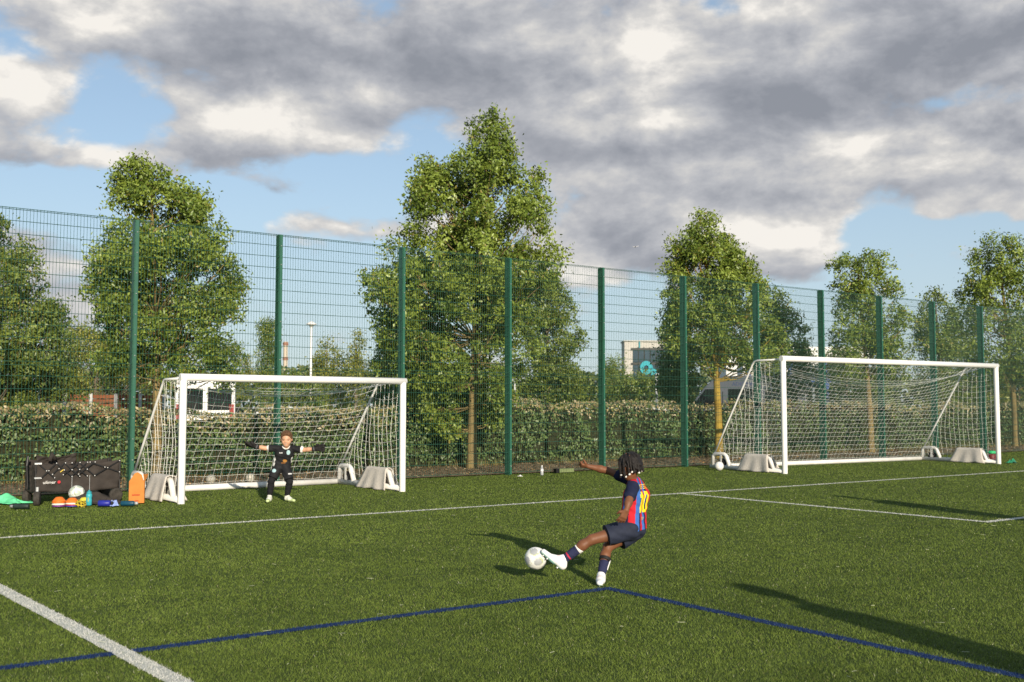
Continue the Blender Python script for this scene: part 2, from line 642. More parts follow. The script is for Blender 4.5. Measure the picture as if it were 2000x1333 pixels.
M_chip = mat('bark_chip', (1, 1, 1), 0.9, var=0.1, attr=True, spec=0.1)
o = link_mesh('bark_chips', np_mesh('bark_chips', V.reshape(-1, 3), np.arange(nchip * 4).reshape(-1, 4), M_chip, np.repeat(cc, 4, 0)))
tag(o, 'loose bark chips and dead leaves under the hedge', 'bark chips', kind='stuff')
# kerb board between the turf and the mulch
kb = sheet('turf_edging', -70, 90, 0.20, 0.235, 0.022, mat('edging', (0.09, 0.085, 0.07), 0.9, var=0.3))
tag(kb, 'thin dark edging board between turf and mulch', 'edging', kind='structure')

# ================================================================ perimeter fence
M_fgreen = mat('fence_green', (0.022, 0.100, 0.064), 0.42, var=0.12, scale=5, spec=0.4)
M_fmesh = mat('fence_wire', (0.025, 0.085, 0.058), 0.5, var=0.1, scale=5, spec=0.3)
FH = 4.468
fence = empty('mesh_fence', (F0[0], F0[1], 0), FA, 'tall green welded mesh fence with square posts along the pitch', 'fence')
SP = 2.52
pm = MB()
pm.box((0, 0.082, FH / 2 - 0.15), (0.062, 0.145, FH + 0.3))
post_me = pm.mesh('post', M_fgreen)
cm = MB()
cm.box((0, -0.014, FH / 2), (0.05, 0.012, FH - 0.03))
clamp_me = cm.mesh('clamp_bar', M_fgreen)
bm_ = MB()
for i in range(13):
    bm_.lathe([(0.012, 0), (0.012, 0.008), (0.005, 0.013)], 6, (0, -0.02, 0.18 + i * 0.34), (0, -1, 0))
bolt_me = bm_.mesh('bolts', mat('galvanised', (0.35, 0.38, 0.36), 0.4, metal=0.6))
wm = MB()
zlev = [0.06 + 0.2 * i for i in range(23) if 0.06 + 0.2 * i < FH]
zlev = [z for z in zlev if not 1.98 < z < 2.15] + [2.03, 2.085, FH - 0.03]
for z in zlev:
    for yy in (0.0, 0.0105):
        wm.tube([(0.03, yy, z), (SP - 0.03, yy, z)], 0.0041, 4, False)
for i in range(50):
    x = 0.035 + i * 0.05
    wm.tube([(x, 0.0052, 0.04), (x, 0.0052, FH)], 0.0030, 4, False)
panel_me = wm.mesh('mesh_panel', M_fmesh)
for k in range(-7, 13):
    p = link_mesh('post', post_me, fence, (k * SP + (0.22 if k > 7 else 0), 0, 0))
    link_mesh('clamp_bar', clamp_me, p)
    link_mesh('bolts', bolt_me, p)['kind'] = 'stuff'
    w_ = link_mesh('mesh_panel', panel_me, fence, (k * SP, 0, 0))
    w_['kind'] = 'stuff'
# ================================================================ foliage
def leaf_arrays(P, Nn, size, cols, aspect=0.5, fold=0.25):
    """one folded leaf (two triangles) per point: P (n,3), Nn facing directions, size lengths"""
    n = len(P)
    Nn = Nn / (np.linalg.norm(Nn, axis=1, keepdims=True) + 1e-9)
    r = rng.normal(size=(n, 3))
    r[:, 2] -= 0.6
    t = r - Nn * np.sum(r * Nn, 1, keepdims=True)
    t /= np.linalg.norm(t, axis=1, keepdims=True) + 1e-9
    b = np.cross(Nn, t)
    L = size[:, None]
    Wd = L * aspect * 0.5
    V = np.empty((n, 4, 3), np.float32)
    V[:, 0] = P - t * L * 0.5
    V[:, 1] = P + b * Wd + Nn * Wd * fold
    V[:, 2] = P + t * L * 0.5
    V[:, 3] = P - b * Wd + Nn * Wd * fold
    F = np.empty((n, 2, 3), np.int32)
    i = np.arange(n) * 4
    F[:, 0] = np.stack([i, i + 2, i + 1], 1)
    F[:, 1] = np.stack([i, i + 3, i + 2], 1)
    return V.reshape(-1, 3), F.reshape(-1, 3), np.repeat(cols, 4, 0)


M_leaf = mat('leaf', (1, 1, 1), 0.42, var=0.12, scale=1.5, attr=True, spec=0.5, transl=0.12)
BARKS = {
    'ochre': mat('bark_ochre', (0.30, 0.22, 0.09), 0.9, col2=(0.17, 0.13, 0.07), scale=7, bump=0.8, bscale=30, spec=0.1, stretch=(1, 1, 0.25)),
    'yellow': mat('bark_yellow', (0.42, 0.29, 0.05), 0.9, col2=(0.22, 0.15, 0.05), scale=5, bump=0.8, bscale=30, spec=0.1, stretch=(1, 1, 0.3)),
    'grey': mat('bark_grey', (0.22, 0.18, 0.13), 0.9, col2=(0.12, 0.10, 0.07), scale=8, bump=0.8, bscale=30, spec=0.1, stretch=(1, 1, 0.25))}


def tree(name, label, loc, rows, ncl, per, crad, leaf, bark='ochre', tr=0.11, top_z=None, base_col=((0.072, 0.128, 0.018), (0.280, 0.355, 0.056)),
         voids=(), depth=0.9, lean=0.0, group=None, fork=None, seed=1, first=1.2, shell=0.45):
    """rows: (z, x_left, x_right) outline of the crown about the trunk, in metres"""
    R = np.random.default_rng(seed)
    root = empty(name, loc, 0, label, 'tree', group)
    rows = sorted(rows)
    rz = np.array([r[0] for r in rows])
    xl = np.array([r[1] for r in rows])
    xr = np.array([r[2] for r in rows])
    top = top_z or rz[-1]
    # cluster centres spread through the crown's volume
    cen, rads = [], []
    zz = np.linspace(rz[0], rz[-1], 60)
    wgt = (np.interp(zz, rz, xr) - np.interp(zz, rz, xl)) ** 1.35 + 0.05
    wgt /= wgt.sum()
    tries = 0
    crad = crad * 0.84
    ncl = int(ncl * 1.35)
    while len(cen) < ncl and tries < ncl * 40:
        tries += 1
        z = R.choice(zz, p=wgt) + R.uniform(-0.05, 0.05)
        l, r_ = np.interp(z, rz, xl), np.interp(z, rz, xr)
        cr_ = crad * R.choice([R.uniform(0.38, 0.7), R.uniform(0.7, 1.25)], p=[0.35, 0.65])
        hw = max((r_ - l) / 2 - cr_ * 0.62, 0.04) * R.uniform(0.95, 1.10)
        a = R.uniform(0, 2 * np.pi)
        q = R.uniform(0, 1) ** shell
        p = np.array([(l + r_) / 2 + math.cos(a) * hw * q, math.sin(a) * hw * q * depth, z])
        if any(np.linalg.norm((p - np.array(v[:3])) / np.array(v[3:6])) < 1 for v in voids):
            continue
        if cen and np.min(np.linalg.norm(np.array(cen) - p, axis=1)) < crad * 0.42:
            continue
        cen.append(p)
        rads.append(cr_)
    cen, rads = np.array(cen), np.array(rads)
    P, Nn, Sz, Cc = [], [], [], []
    for c, cr_ in zip(cen, rads):
        k = int(per * 1.35 * (cr_ / crad) ** 2 * R.uniform(0.7, 1.2))
        d = R.normal(size=(k, 3))
        d /= np.linalg.norm(d, axis=1, keepdims=True)
        rr = R.uniform(0, 1, (k, 1)) ** 0.42
        # twiggy sprays: each cluster is a few drooping fans
        q_, _ = np.linalg.qr(R.normal(size=(3, 3)))
        ax_ = np.array([1.35, 1.0, 0.68]) * R.uniform(0.85, 1.15, 3)
        pos = c + ((d * rr * cr_ * ax_) @ q_) + R.normal(size=(k, 3)) * cr_ * 0.12
        loose = R.random(k) < 0.13
        pos[loose] = c + np.clip(R.normal(size=(int(loose.sum()), 3)), -1.25, 1.25) * cr_ * np.array([0.95, 0.95, 0.85])
        nn_ = d * 0.95 + np.array([0, 0, 0.30]) + R.normal(size=(k, 3)) * 0.50
        P.append(pos)
        Nn.append(nn_)
        Sz.append(leaf * 0.84 * R.uniform(0.6, 1.35, k))
        t = np.clip(R.uniform(0.0, 1.0) * 0.62 + R.uniform(0, 1, (k, 1)) * 0.48, 0, 1.1)
        col = np.array(base_col[0]) * (1 - t) + np.array(base_col[1]) * t
        yel = R.random(k) < 0.03
        col[yel] = np.array((0.26, 0.22, 0.05))
        Cc.append(col)
    V, F, C = leaf_arrays(np.concatenate(P), np.concatenate(Nn), np.concatenate(Sz), np.concatenate(Cc))
    crown = link_mesh('crown', np_mesh('crown', V, F, M_leaf, C), root)
    # trunk and limbs
    tk = MB()
    hmax = rz[0] + (top - rz[0]) * 0.86
    pts, rs = [], []
    nseg = 14
    midx = np.interp(hmax, rz, (xl + xr) / 2)
    for i in range(nseg + 1):
        t = i / nseg
        z = -0.1 + (hmax + 0.1) * t
        x = midx * t ** 1.6 + lean * t + 0.05 * math.sin(3.1 * t + seed) * t
        y = 0.05 * math.sin(4 * t + seed * 2)
        pts.append((x, y, z))
        rs.append(tr * (1.25 if i == 0 else 1.0) * (1 - t * 0.85) + 0.006)
    tk.tube(pts, rs, 10, False)
    pa = np.array(pts)
    for c, cr_ in zip(cen, rads):
        if R.random() < 0.45:
            continue
        hd = math.hypot(c[0], c[1])
        z0 = max(min(first + R.uniform(0, 0.35) * (top - first), c[2] - 0.1), c[2] - hd * R.uniform(0.55, 0.95) - 0.15)
        i = np.argmin(np.abs(pa[:, 2] - z0))
        a = pa[i]
        m1 = a * 0.55 + c * 0.45 + np.array([0, 0, -0.12 * hd]) + R.normal(size=3) * 0.06 * hd
        r0 = min(rs[i] * 0.5, (0.008 + 0.010 * hd) * R.uniform(0.6, 1.3))
        tk.tube([a, a * 0.78 + m1 * 0.22 + np.array([0, 0, -0.03 * hd]), m1, m1 * 0.4 + c * 0.6 + R.normal(size=3) * 0.03, c + np.array([0, 0, cr_ * 0.3])], [r0, r0 * 0.85, r0 * 0.6, r0 * 0.4, 0.004], 5, False)
    tk.build('trunk', BARKS[bark], root, smooth=True)
    return root


def px_rows(trunk_px, Y, rows):
    ppm = 2042.7 / Y
    return [(max(0.2, 1.357 + (798.2 - y) / ppm), (l - trunk_px) / ppm, (r - trunk_px) / ppm) for y, l, r in rows]


ROW = 'young broadleaf trees standing in a row behind the fence'
# outlines of the five trees of the row, measured about each trunk
tree('broadleaf_tree', 'tallest tree in the middle, pale trunk, behind the fence', W(0.58, 2.3), px_rows(922, 23.72, [
    (222, 940, 985), (245, 900, 1010), (290, 872, 1042), (330, 800, 1062), (370, 792, 1075), (420, 788, 1092), (460, 782, 1098), (500, 735, 1104), (550, 690, 1104),
    (600, 705, 1080), (650, 705, 1060), (700, 715, 1050), (750, 735, 1030), (800, 800, 1000), (840, 830, 965)]),
     340, 215, 0.34, 0.105, 'ochre', 0.115, group=ROW, seed=5, voids=[(-0.05, 0, 3.05, 0.30, 2, 0.45), (0.0, -1.3, 1.5, 0.26, 1.6, 1.3), (0.5, -0.2, 6.2, 0.35, 0.9, 0.3), (-0.9, -0.6, 5.2, 0.3, 0.8, 0.3), (0.6, 0, 2.5, 0.35, 1.2, 0.3)], first=2.0)
tree('broadleaf_tree', 'lopsided tree with a bare forked trunk left of the smaller goal', W(-6.45, 2.3), px_rows(312, 19.63, [
    (305, 258, 290), (330, 215, 330), (365, 195, 385), (400, 205, 425), (440, 225, 450), (480, 195, 478), (520, 172, 480), (570, 165, 478), (600, 175, 468),
    (650, 185, 470), (700, 178, 485), (735, 200, 480)]),
     215, 200, 0.30, 0.09, 'ochre', 0.10, group=ROW, seed=9, voids=[(0.15, -0.3, 3.7, 0.26, 1.3, 0.7), (0.1, -0.2, 4.85, 0.55, 1.2, 0.22), (-0.6, -0.3, 2.75, 0.3, 1, 0.25), (0.6, -0.3, 2.6, 0.25, 1, 0.3), (0.0, -0.5, 2.2, 0.2, 0.8, 0.5)], first=1.7)
tree('broadleaf_tree', 'tree with a yellow lichen trunk at the left end of the larger goal', W(8.55, 2.3), px_rows(1398, 28.35, [
    (412, 1368, 1402), (440, 1330, 1418), (480, 1302, 1448), (520, 1296, 1476), (560, 1290, 1500), (600, 1288, 1520), (640, 1280, 1535), (680, 1290, 1545), (712, 1330, 1545)]),
     210, 190, 0.33, 0.105, 'yellow', 0.115, group=ROW, seed=14, voids=[(-0.4, -0.4, 5.2, 0.25, 1, 0.3), (0.9, -0.3, 3.3, 0.5, 1.5, 0.3)], first=2.0)
tree('broadleaf_tree', 'thin crowned tree behind the middle of the larger goal', W(15.2, 2.3), px_rows(1700, 32.2, [
    (495, 1655, 1745), (515, 1622, 1752), (550, 1616, 1756), (590, 1622, 1785), (630, 1616, 1798), (670, 1612, 1800), (705, 1625, 1795), (735, 1650, 1770)]),
     105, 150, 0.36, 0.11, 'ochre', 0.10, group=ROW, seed=21, first=2.0)
tree('broadleaf_tree', 'tree with an ochre trunk beyond the far post at the right edge', W(23.5, 2.3), px_rows(1982, 37.0, [
    (452, 1932, 1975), (480, 1912, 2012), (520, 1895, 2040), (560, 1866, 2060), (600, 1852, 2075), (650, 1850, 2085), (700, 1872, 2080), (745, 1900, 2060)]),
     140, 150, 0.42, 0.125, 'ochre', 0.12, group=ROW, seed=27, first=2.0)

BACK = 'trees growing behind the hedge'
DK = ((0.070, 0.115, 0.022), (0.225, 0.280, 0.054))
YG = ((0.105, 0.135, 0.020), (0.285, 0.290, 0.050))


def back_tree(label, cx, Y, rows, ncl, per, crad, leaf, seed, cols=DK, bark='grey', name='background_tree', tr=0.12, depth=0.9, shell=0.4):
    x = (cx - 1000) / 2042.7 * Y * 1.002
    return tree(name, label, (x, Y, 0), px_rows(cx, Y, rows), ncl, per, crad, leaf, bark, tr, group=BACK, seed=seed, base_col=cols, first=0.6, depth=depth, shell=shell)


back_tree('dense cone shaped tree cut by the left edge', -40, 23.0, [(400, -60, -20), (440, -120, 28), (500, -170, 70), (560, -200, 105), (620, -220, 128), (680, -230, 148), (745, -230, 165), (790, -220, 150)], 240, 200, 0.36, 0.10, 31)
back_tree('rounded dense tree right of and behind the tallest tree', 1075, 29.5, [(545, 1040, 1080), (570, 1020, 1110), (610, 1005, 1135), (660, 1000, 1150), (710, 990, 1160), (760, 990, 1165), (800, 1000, 1160)], 130, 170, 0.34, 0.10, 35)
back_tree('dark low tree under the left side of the tallest tree', 800, 29.0, [(610, 770, 820), (650, 735, 850), (700, 720, 870), (750, 715, 880), (800, 720, 880)], 80, 160, 0.36, 0.10, 36)
back_tree('leafy tree left of the yellow trunk', 1305, 31.5, [(585, 1300, 1335), (630, 1292, 1350), (680, 1284, 1360), (730, 1282, 1370), (790, 1280, 1360)], 75, 150, 0.36, 0.11, 37)
back_tree('low spreading tree right of the yellow trunk', 1525, 36, [(560, 1500, 1535), (600, 1490, 1560), (640, 1480, 1580), (680, 1475, 1598), (712, 1480, 1600), (760, 1500, 1590)], 75, 130, 0.42, 0.12, 38)
back_tree('small tree between the last two trees of the row', 1835, 44, [(566, 1812, 1842), (600, 1790, 1875), (640, 1780, 1890), (690, 1775, 1900), (740, 1780, 1890), (790, 1790, 1880)], 80, 120, 0.5, 0.14, 39)
back_tree('yellowish bushy tree above the brown slatted fence', 190, 33, [(640, 150, 230), (680, 110, 280), (715, 80, 320), (745, 70, 330), (758, 80, 330)], 85, 150, 0.36, 0.10, 41, YG)
back_tree('yellowish bush left of the smaller goal crossbar', 440, 52, [(672, 410, 470), (700, 380, 500), (735, 360, 505), (775, 350, 505)], 60, 140, 0.36, 0.10, 42, YG)
back_tree('columnar poplar seen beside the second fence post', 520, 62, [(622, 512, 535), (640, 502, 545), (680, 499, 548), (730, 498, 550), (790, 500, 550)], 60, 110, 0.5, 0.15, 43, name='poplar_tree')
back_tree('far round tree just right of the street lamp', 640, 58, [(664, 625, 650), (685, 608, 668), (715, 598, 690), (745, 590, 705), (790, 590, 700)], 60, 100, 0.55, 0.16, 44, YG)
back_tree('far thin tree beside the left branches of the tallest tree', 695, 55, [(652, 682, 712), (680, 672, 722), (710, 676, 730), (745, 660, 740), (790, 660, 740)], 45, 70, 0.5, 0.15, 45, YG)
back_tree('low bushy tree behind the crossbar of the smaller goal', 575, 52, [(728, 545, 600), (745, 530, 640), (770, 520, 650), (795, 520, 650)], 45, 110, 0.5, 0.15, 46)
back_tree('round tree left of the building with the teal sign', 1198, 75, [(700, 1185, 1212), (715, 1172, 1225), (735, 1165, 1235), (790, 1165, 1235)], 45, 100, 0.65, 0.18, 47)
back_tree('low dark bushes in front of the building with the teal sign', 1235, 48, [(738, 1190, 1290), (755, 1175, 1305), (790, 1175, 1305)], 60, 120, 0.45, 0.14, 48, name='bush')
back_tree('low tree behind the crossbar of the larger goal', 1650, 52, [(690, 1610, 1680), (715, 1590, 1720), (750, 1580, 1740), (792, 1580, 1740)], 60, 110, 0.55, 0.16, 49)
back_tree('low tree behind the right half of the larger goal', 1880, 56, [(655, 1850, 1910), (690, 1830, 1940), (735, 1820, 1960), (792, 1820, 1960)], 60, 110, 0.6, 0.17, 50)
back_tree('yellow green bush at the right edge behind the far goal post', 1985, 50, [(730, 1930, 2040), (760, 1915, 2060), (800, 1915, 2070)], 50, 110, 0.5, 0.15, 51, YG, name='bush')

# far belt of trees that reads as one mass
nb = 26000
bx = rng.uniform(-75, 105, nb)
by = 118 + rng.uniform(-4, 6, nb)
bh = 3.4 + 2.2 * vnoise(bx, by * 0 + 1, 0.09, 8) + 1.2 * vnoise(bx, by * 0 + 3, 0.35, 9)
bz = bh * rng.uniform(0, 1, nb) ** 0.7
nrm = np.stack([rng.normal(size=nb) * 0.5, -0.8 + rng.normal(size=nb) * 0.4, 0.4 + rng.normal(size=nb) * 0.4], 1)
t = rng.random((nb, 1))
bcol = np.array((0.05, 0.08, 0.018)) * (1 - t) + np.array((0.12, 0.14, 0.035)) * t
V, F, C = leaf_arrays(np.stack([bx, by, bz], 1), nrm, rng.uniform(0.35, 0.8, nb), bcol, 0.8)
o = link_mesh('distant_tree_belt', np_mesh('distant_tree_belt', V, F, M_leaf, C))
tag(o, 'far off belt of trees along the horizon', 'trees', kind='stuff')

# ================================================================ hedge
hedge = empty('hedge', W(0, 3.0), FA, 'long clipped leafy hedge with dry cream tips behind the fence', 'hedge')
M_twig = mat('hedge_twigs', (0.035, 0.035, 0.018), 0.95, var=0.4, scale=15, bump=0.6, bscale=30, spec=0.05)
S0, S1, HT = -15.0, 46.0, 1.50
HB = lambda s_: -0.15 * np.clip((2.0 - s_) / 7.0, 0, 1)
core = MB()
ns = 122
prev = None
V, F = [], []
for i in range(ns + 1):
    s = S0 + (S1 - S0) * i / ns
    h = HT + HB(s) - 0.16 + 0.10 * math.sin(s * 0.9) * math.sin(s * 0.37 + 1)
    f0 = 0.24 + 0.08 * math.sin(s * 1.7) + 0.05 * math.sin(s * 4.1)
    V += [(s, f0 + 0.1, 0.0), (s, f0, 0.45), (s, f0 + 0.04, h - 0.2), (s, f0 + 0.2, h), (s, 1.1, h), (s, 1.2, 0.0)]
for i in range(ns):
    for k in range(5):
        a = i * 6 + k
        F.append((a, a + 6, a + 7, a + 1))
core.add(V, F)
core.build('twig_mass', M_twig, hedge, smooth=True)
nl = 64000
hs = rng.uniform(S0, S1, nl)
near = np.exp(-np.clip(hs + 4, 0, None) / 26)
keep = rng.random(nl) < 0.35 + 0.65 * near
hs = hs[keep]
nl = len(hs)
hz_max = HT + HB(hs) + 0.10 * np.sin(hs * 0.9) * np.sin(hs * 0.37 + 1) + 0.20 * (vnoise(hs, hs * 0, 1.6, 22) - 0.5) + 0.22 * np.clip(vnoise(hs, hs * 0 + 2, 6.0, 26) - 0.62, 0, 1)
on_top = rng.random(nl) < 0.22
hz = np.where(on_top, hz_max - rng.uniform(0, 0.12, nl), hz_max * rng.uniform(0.03, 1.0, nl) ** 0.85)
fr = 0.24 + 0.08 * np.sin(hs * 1.7) + 0.05 * np.sin(hs * 4.1) + 0.42 * (vnoise(hs, hz, 2.6, 23) - 0.5) + 0.20 * (vnoise(hs, hz, 6, 24) - 0.5)
hn = np.where(on_top, rng.uniform(0.1, 1.1, nl), fr - rng.uniform(-0.05, 0.2, nl) + np.clip((hz - hz_max + 0.3) / 0.3, 0, 1) ** 2 * 0.15)
nrm = np.stack([rng.normal(size=nl) * 0.55, np.where(on_top, -0.6, -0.95) + rng.normal(size=nl) * 0.45, np.where(on_top, 0.7, 0.25) + rng.normal(size=nl) * 0.45], 1)
t = np.clip(vnoise(hs, hz, 3.5, 25) * 0.5 + rng.random(nl) * 0.6, 0, 1)[:, None]
hc = np.array((0.040, 0.082, 0.020)) * (1 - t) + np.array((0.185, 0.260, 0.080)) * t
tipf = np.clip((hz - hz_max + 0.52) / 0.45, 0, 1) * np.clip(0.25 + 1.1 * vnoise(hs, hs * 0 + 5, 0.7, 28), 0, 1)
tip = rng.random(nl) < tipf * 0.78
tc_ = np.array([(0.50, 0.41, 0.20), (0.40, 0.30, 0.14), (0.34, 0.32, 0.10), (0.60, 0.52, 0.33)])[rng.integers(0, 4, nl)]
hc = np.where(tip[:, None], tc_ * rng.uniform(0.65, 1.05, (nl, 1)), hc)
V, F, C = leaf_arrays(np.stack([hs, hn, hz], 1), nrm, rng.uniform(0.05, 0.105, nl), hc, 0.52)
o = link_mesh('foliage', np_mesh('foliage', V, F, M_leaf, C), hedge)
o['kind'] = 'stuff'
# long grass and weeds at the foot of the hedge
ng = 9000
gs = rng.uniform(S0, 34, ng)
gn = 3.0 + rng.normal(size=ng) * 0.16 - 0.02
keep = vnoise(gs, gs * 0, 0.8, 30) + rng.random(ng) * 0.5 > 0.62
gs, gn = gs[keep], gn[keep]
ng = len(gs)
gx = F0[0] + gs * DX - gn * DY
gy = F0[1] + gs * DY + gn * DX
ga = rng.uniform(0, 6.28, ng)
gh = rng.uniform(0.05, 0.24, ng)
gl_ = gh * rng.uniform(0.1, 0.7, ng)
la = rng.uniform(0, 6.28, ng)
V = np.empty((ng, 3, 3), np.float32)
V[:, 0] = np.stack([gx - np.cos(ga) * 0.006, gy - np.sin(ga) * 0.006, np.full(ng, 0.01)], 1)
V[:, 1] = np.stack([gx + np.cos(ga) * 0.006, gy + np.sin(ga) * 0.006, np.full(ng, 0.01)], 1)
V[:, 2] = np.stack([gx + np.cos(la) * gl_, gy + np.sin(la) * gl_, gh], 1)
t = rng.random((ng, 1))
gcol = np.array((0.30, 0.22, 0.08)) * (1 - t) + np.array((0.16, 0.18, 0.05)) * t
o = link_mesh('dry_grass', np_mesh('dry_grass', V.reshape(-1, 3), np.arange(ng * 3).reshape(-1, 3), M_leaf, np.repeat(gcol, 3, 0)))
tag(o, 'dry grass tufts along the foot of the hedge', 'grass', kind='stuff')
# ================================================================ goals
M_white = mat('goal_white', (0.80, 0.79, 0.76), 0.38, var=0.03, scale=4, spec=0.4)
M_whited = mat('goal_white_scuffed', (0.78, 0.77, 0.74), 0.5, col2=(0.62, 0.60, 0.56), scale=5, spec=0.3)
M_cord = mat('net_cord', (0.80, 0.79, 0.73), 0.8, var=0.1, spec=0.1)
M_mat = mat('carpet_mat', (0.58, 0.535, 0.475), 0.95, var=0.10, scale=30, bump=0.4, bscale=200, spec=0.05)
M_tyre = mat('tyre', (0.018, 0.018, 0.018), 0.8, var=0.3, spec=0.2)
M_hub = mat('wheel_hub', (0.45, 0.46, 0.46), 0.5, metal=0.3)


def drape_grid(fn, nu, nv):
    V = [fn(i / nu, j / nv) for j in range(nv + 1) for i in range(nu + 1)]
    F = [(j * (nu + 1) + i, j * (nu + 1) + i + 1, (j + 1) * (nu + 1) + i + 1, (j + 1) * (nu + 1) + i) for j in range(nv) for i in range(nu)]
    return V, F


def goal(label, loc, rz, w, h, r, sag, cell, dt=0.85, db=2.2, mats=(True, True), seed=1):
    R = random.Random(seed)
    g_ = empty('football_goal', (loc[0], loc[1], 0), rz, label, 'goal')
    rb = 0.052
    for x in (0, w):
        MB().tube([(x, 0, 0.0), (x, 0, h - r * 0.9)], r, 16).build('upright', M_white, g_, smooth=False, bevel=0.004)
    MB().tube([(-r, 0, h - r), (w + r, 0, h - r)], r * 1.03, 16).build('crossbar', M_white, g_)
    for m_ in [o for o in g_.children]:
        m_.data.polygons.foreach_set('use_smooth', [len(p.vertices) == 4 for p in m_.data.polygons])
    for x, sgn in ((0, -1), (w, 1)):
        MB().tube([(x, r * 0.5, rb), (x, db + 0.04, rb)], rb, 12).build('side_bar', M_whited, g_, smooth=True)
        pts = [(x, r, h - r - 0.015)] + [(x, dt - 0.10, h - r - 0.015), (x, dt - 0.02, h - r - 0.035), (x, dt + 0.04, h - r - 0.10)]
        a = Vector((dt + 0.04, h - r - 0.10))
        b = Vector((db - 0.08, 0.34))
        pts += [(x, a.x + (b.x - a.x) * t, a.y + (b.y - a.y) * t) for t in (0.33, 0.66, 1.0)]
        MB().tube(pts, 0.019, 8).build('net_support', M_white, g_, smooth=True)
        # raised wheel frame at the back end of the side bar
        fr = MB()
        fr.tube([(x, db - 0.03, rb), (x, db - 0.05, 0.30), (x, db - 0.10, 0.335), (x, db - 0.40, 0.335), (x, db - 0.46, 0.30), (x, db - 0.58, rb)], 0.045, 10)
        fr.build('wheel_frame', M_whited, g_, smooth=True)
        wx = x
        tb = MB()
        tb.lathe([(0.055, -0.032), (0.10, -0.032), (0.118, -0.018), (0.12, 0), (0.118, 0.018), (0.10, 0.032), (0.055, 0.032)], 20, (0, 0, 0), (1, 0, 0))
        wh = tb.build('wheel', M_tyre, g_, smooth=True, loc=(wx, db - 0.33, 0.125))
        hb = MB()
        hb.lathe([(0.02, -0.036), (0.056, -0.034), (0.056, 0.034), (0.02, 0.036)], 14, (0, 0, 0), (1, 0, 0))
        hb.build('hub', M_hub, wh)
        fk = MB()
        for q in (-0.045, 0.045):
            fk.box((wx + q, db - 0.33, 0.21), (0.008, 0.05, 0.22))
        fk.build('wheel_fork', M_whited, g_)
        # second raised frame towards the front, with a carpet mat thrown over it
        c0, c1 = 0.30, 1.22
        f2 = MB()
        f2.tube([(x, c0, rb), (x, c0 + 0.12, 0.28), (x, c0 + 0.18, 0.315), (x, c1 - 0.18, 0.315), (x, c1 - 0.12, 0.28), (x, c1, rb)], 0.045, 10)
        f2.build('lifting_frame', M_whited, g_, smooth=True)
        y0, y1 = c0 + 0.14, c1 - 0.12
        half = 0.075

        def mfn(u, v, x=x, y0=y0, y1=y1, ph=R.uniform(0, 6)):
            y = y0 + (y1 - y0) * v + (v - 0.5) * 0.34 * abs(2 * u - 1) ** 1.5
            a_ = (u - 0.5) * 2
            if abs(a_) < 0.22:
                t_ = a_ / 0.22
                xx, zz = t_ * half * 0.8, 0.372 - 0.02 * t_ * t_
            else:
                t_ = (abs(a_) - 0.22) / 0.78
                xx = math.copysign(half * 0.8 + 0.11 * t_ + 0.016 * math.sin(v * 17 + ph + math.copysign(1, a_)) * t_, a_)
                zz = 0.352 - 0.34 * t_ + 0.012 * math.sin(v * 9 + ph)
            return (x + xx, y, max(zz, 0.014))
        Vm, Fm = drape_grid(mfn, 26, 18)
        mo = MB().add(Vm, Fm).build('weight_mat', M_mat, g_, smooth=True)
        so_ = mo.modifiers.new('thickness', 'SOLIDIFY')
        so_.thickness = 0.014
    MB().tube([(0, db, rb), (w, db, rb)], rb, 12).build('rear_bar', M_whited, g_, smooth=True)
    # ---- net
    net = MB()
    hz_ = h - r

    def side_path(v):
        """v 0..1 from crossbar over the support to the ground bar: (y, z)"""
        L1, L2 = dt, math.hypot(db - dt, hz_)
        q = v * (L1 + L2)
        if q < L1:
            return q, hz_ - 0.015
        t_ = (q - L1) / L2
        return dt + (db - dt) * t_, hz_ * (1 - t_) - 0.015 * (1 - t_) + 0.02 * t_
    Ltot = dt + math.hypot(db - dt, hz_)
    vb = dt / Ltot

    def surf(u, v):
        y, z = side_path(v)
        sg = (4 * u * (1 - u)) ** 0.8
        bump_ = math.exp(-((v - vb * 1.02) / 0.26) ** 2) * min(1, v / 0.10)
        z2 = z - sag * sg * bump_
        y2 = y + 0.10 * sg * math.sin(math.pi * v) - 0.10 * sg * bump_
        y2 += 0.02 * math.sin(9 * u + 5 * v)
        return (u * w, y2, max(z2, 0.012))
    nu, nv = round(w / cell), round(Ltot / cell)
    cr_ = 0.0027
    jit = [[(R.uniform(-1, 1) * 0.012, R.uniform(-1, 1) * 0.012) for _ in range(nv + 1)] for _ in range(nu + 1)]

    def gp(i, j):
        a_, b_ = jit[i][j]
        u = min(1, max(0, i / nu + (a_ / w if 0 < i < nu else 0)))
        v = min(1, max(0, j / nv + (b_ / Ltot if 0 < j < nv else 0)))
        return surf(u, v)
    for i in range(nu + 1):
        net.tube([gp(i, j) for j in range(nv + 1)], cr_, 3, False)
    for j in range(nv + 1):
        net.tube([gp(i, j) for i in range(nu + 1)], cr_ if j else 0.006, 3, False)

    def depth_at(z):
        return dt + (db - dt) * (1 - z / hz_) if z < hz_ else dt
    for x, sgn in ((0.0, 1), (w, -1)):
        nyc = int(db / cell)
        for k in range(1, nyc + 1):
            y = k * cell
            zt = hz_ if y <= dt else hz_ * (1 - (y - dt) / (db - dt))
            if zt < 0.15:
                continue
            m_ = max(3, int(zt / 0.2))
            ph = R.uniform(0, 6)
            net.tube([(x + sgn * (0.05 * math.sin(math.pi * q / m_) + 0.012 * math.sin(q * 1.3 + ph)), y + 0.012 * math.sin(q * 0.9 + ph), 0.08 + (zt - 0.08) * q / m_) for q in range(m_ + 1)], cr_, 3, False)
        nz = int(hz_ / cell)
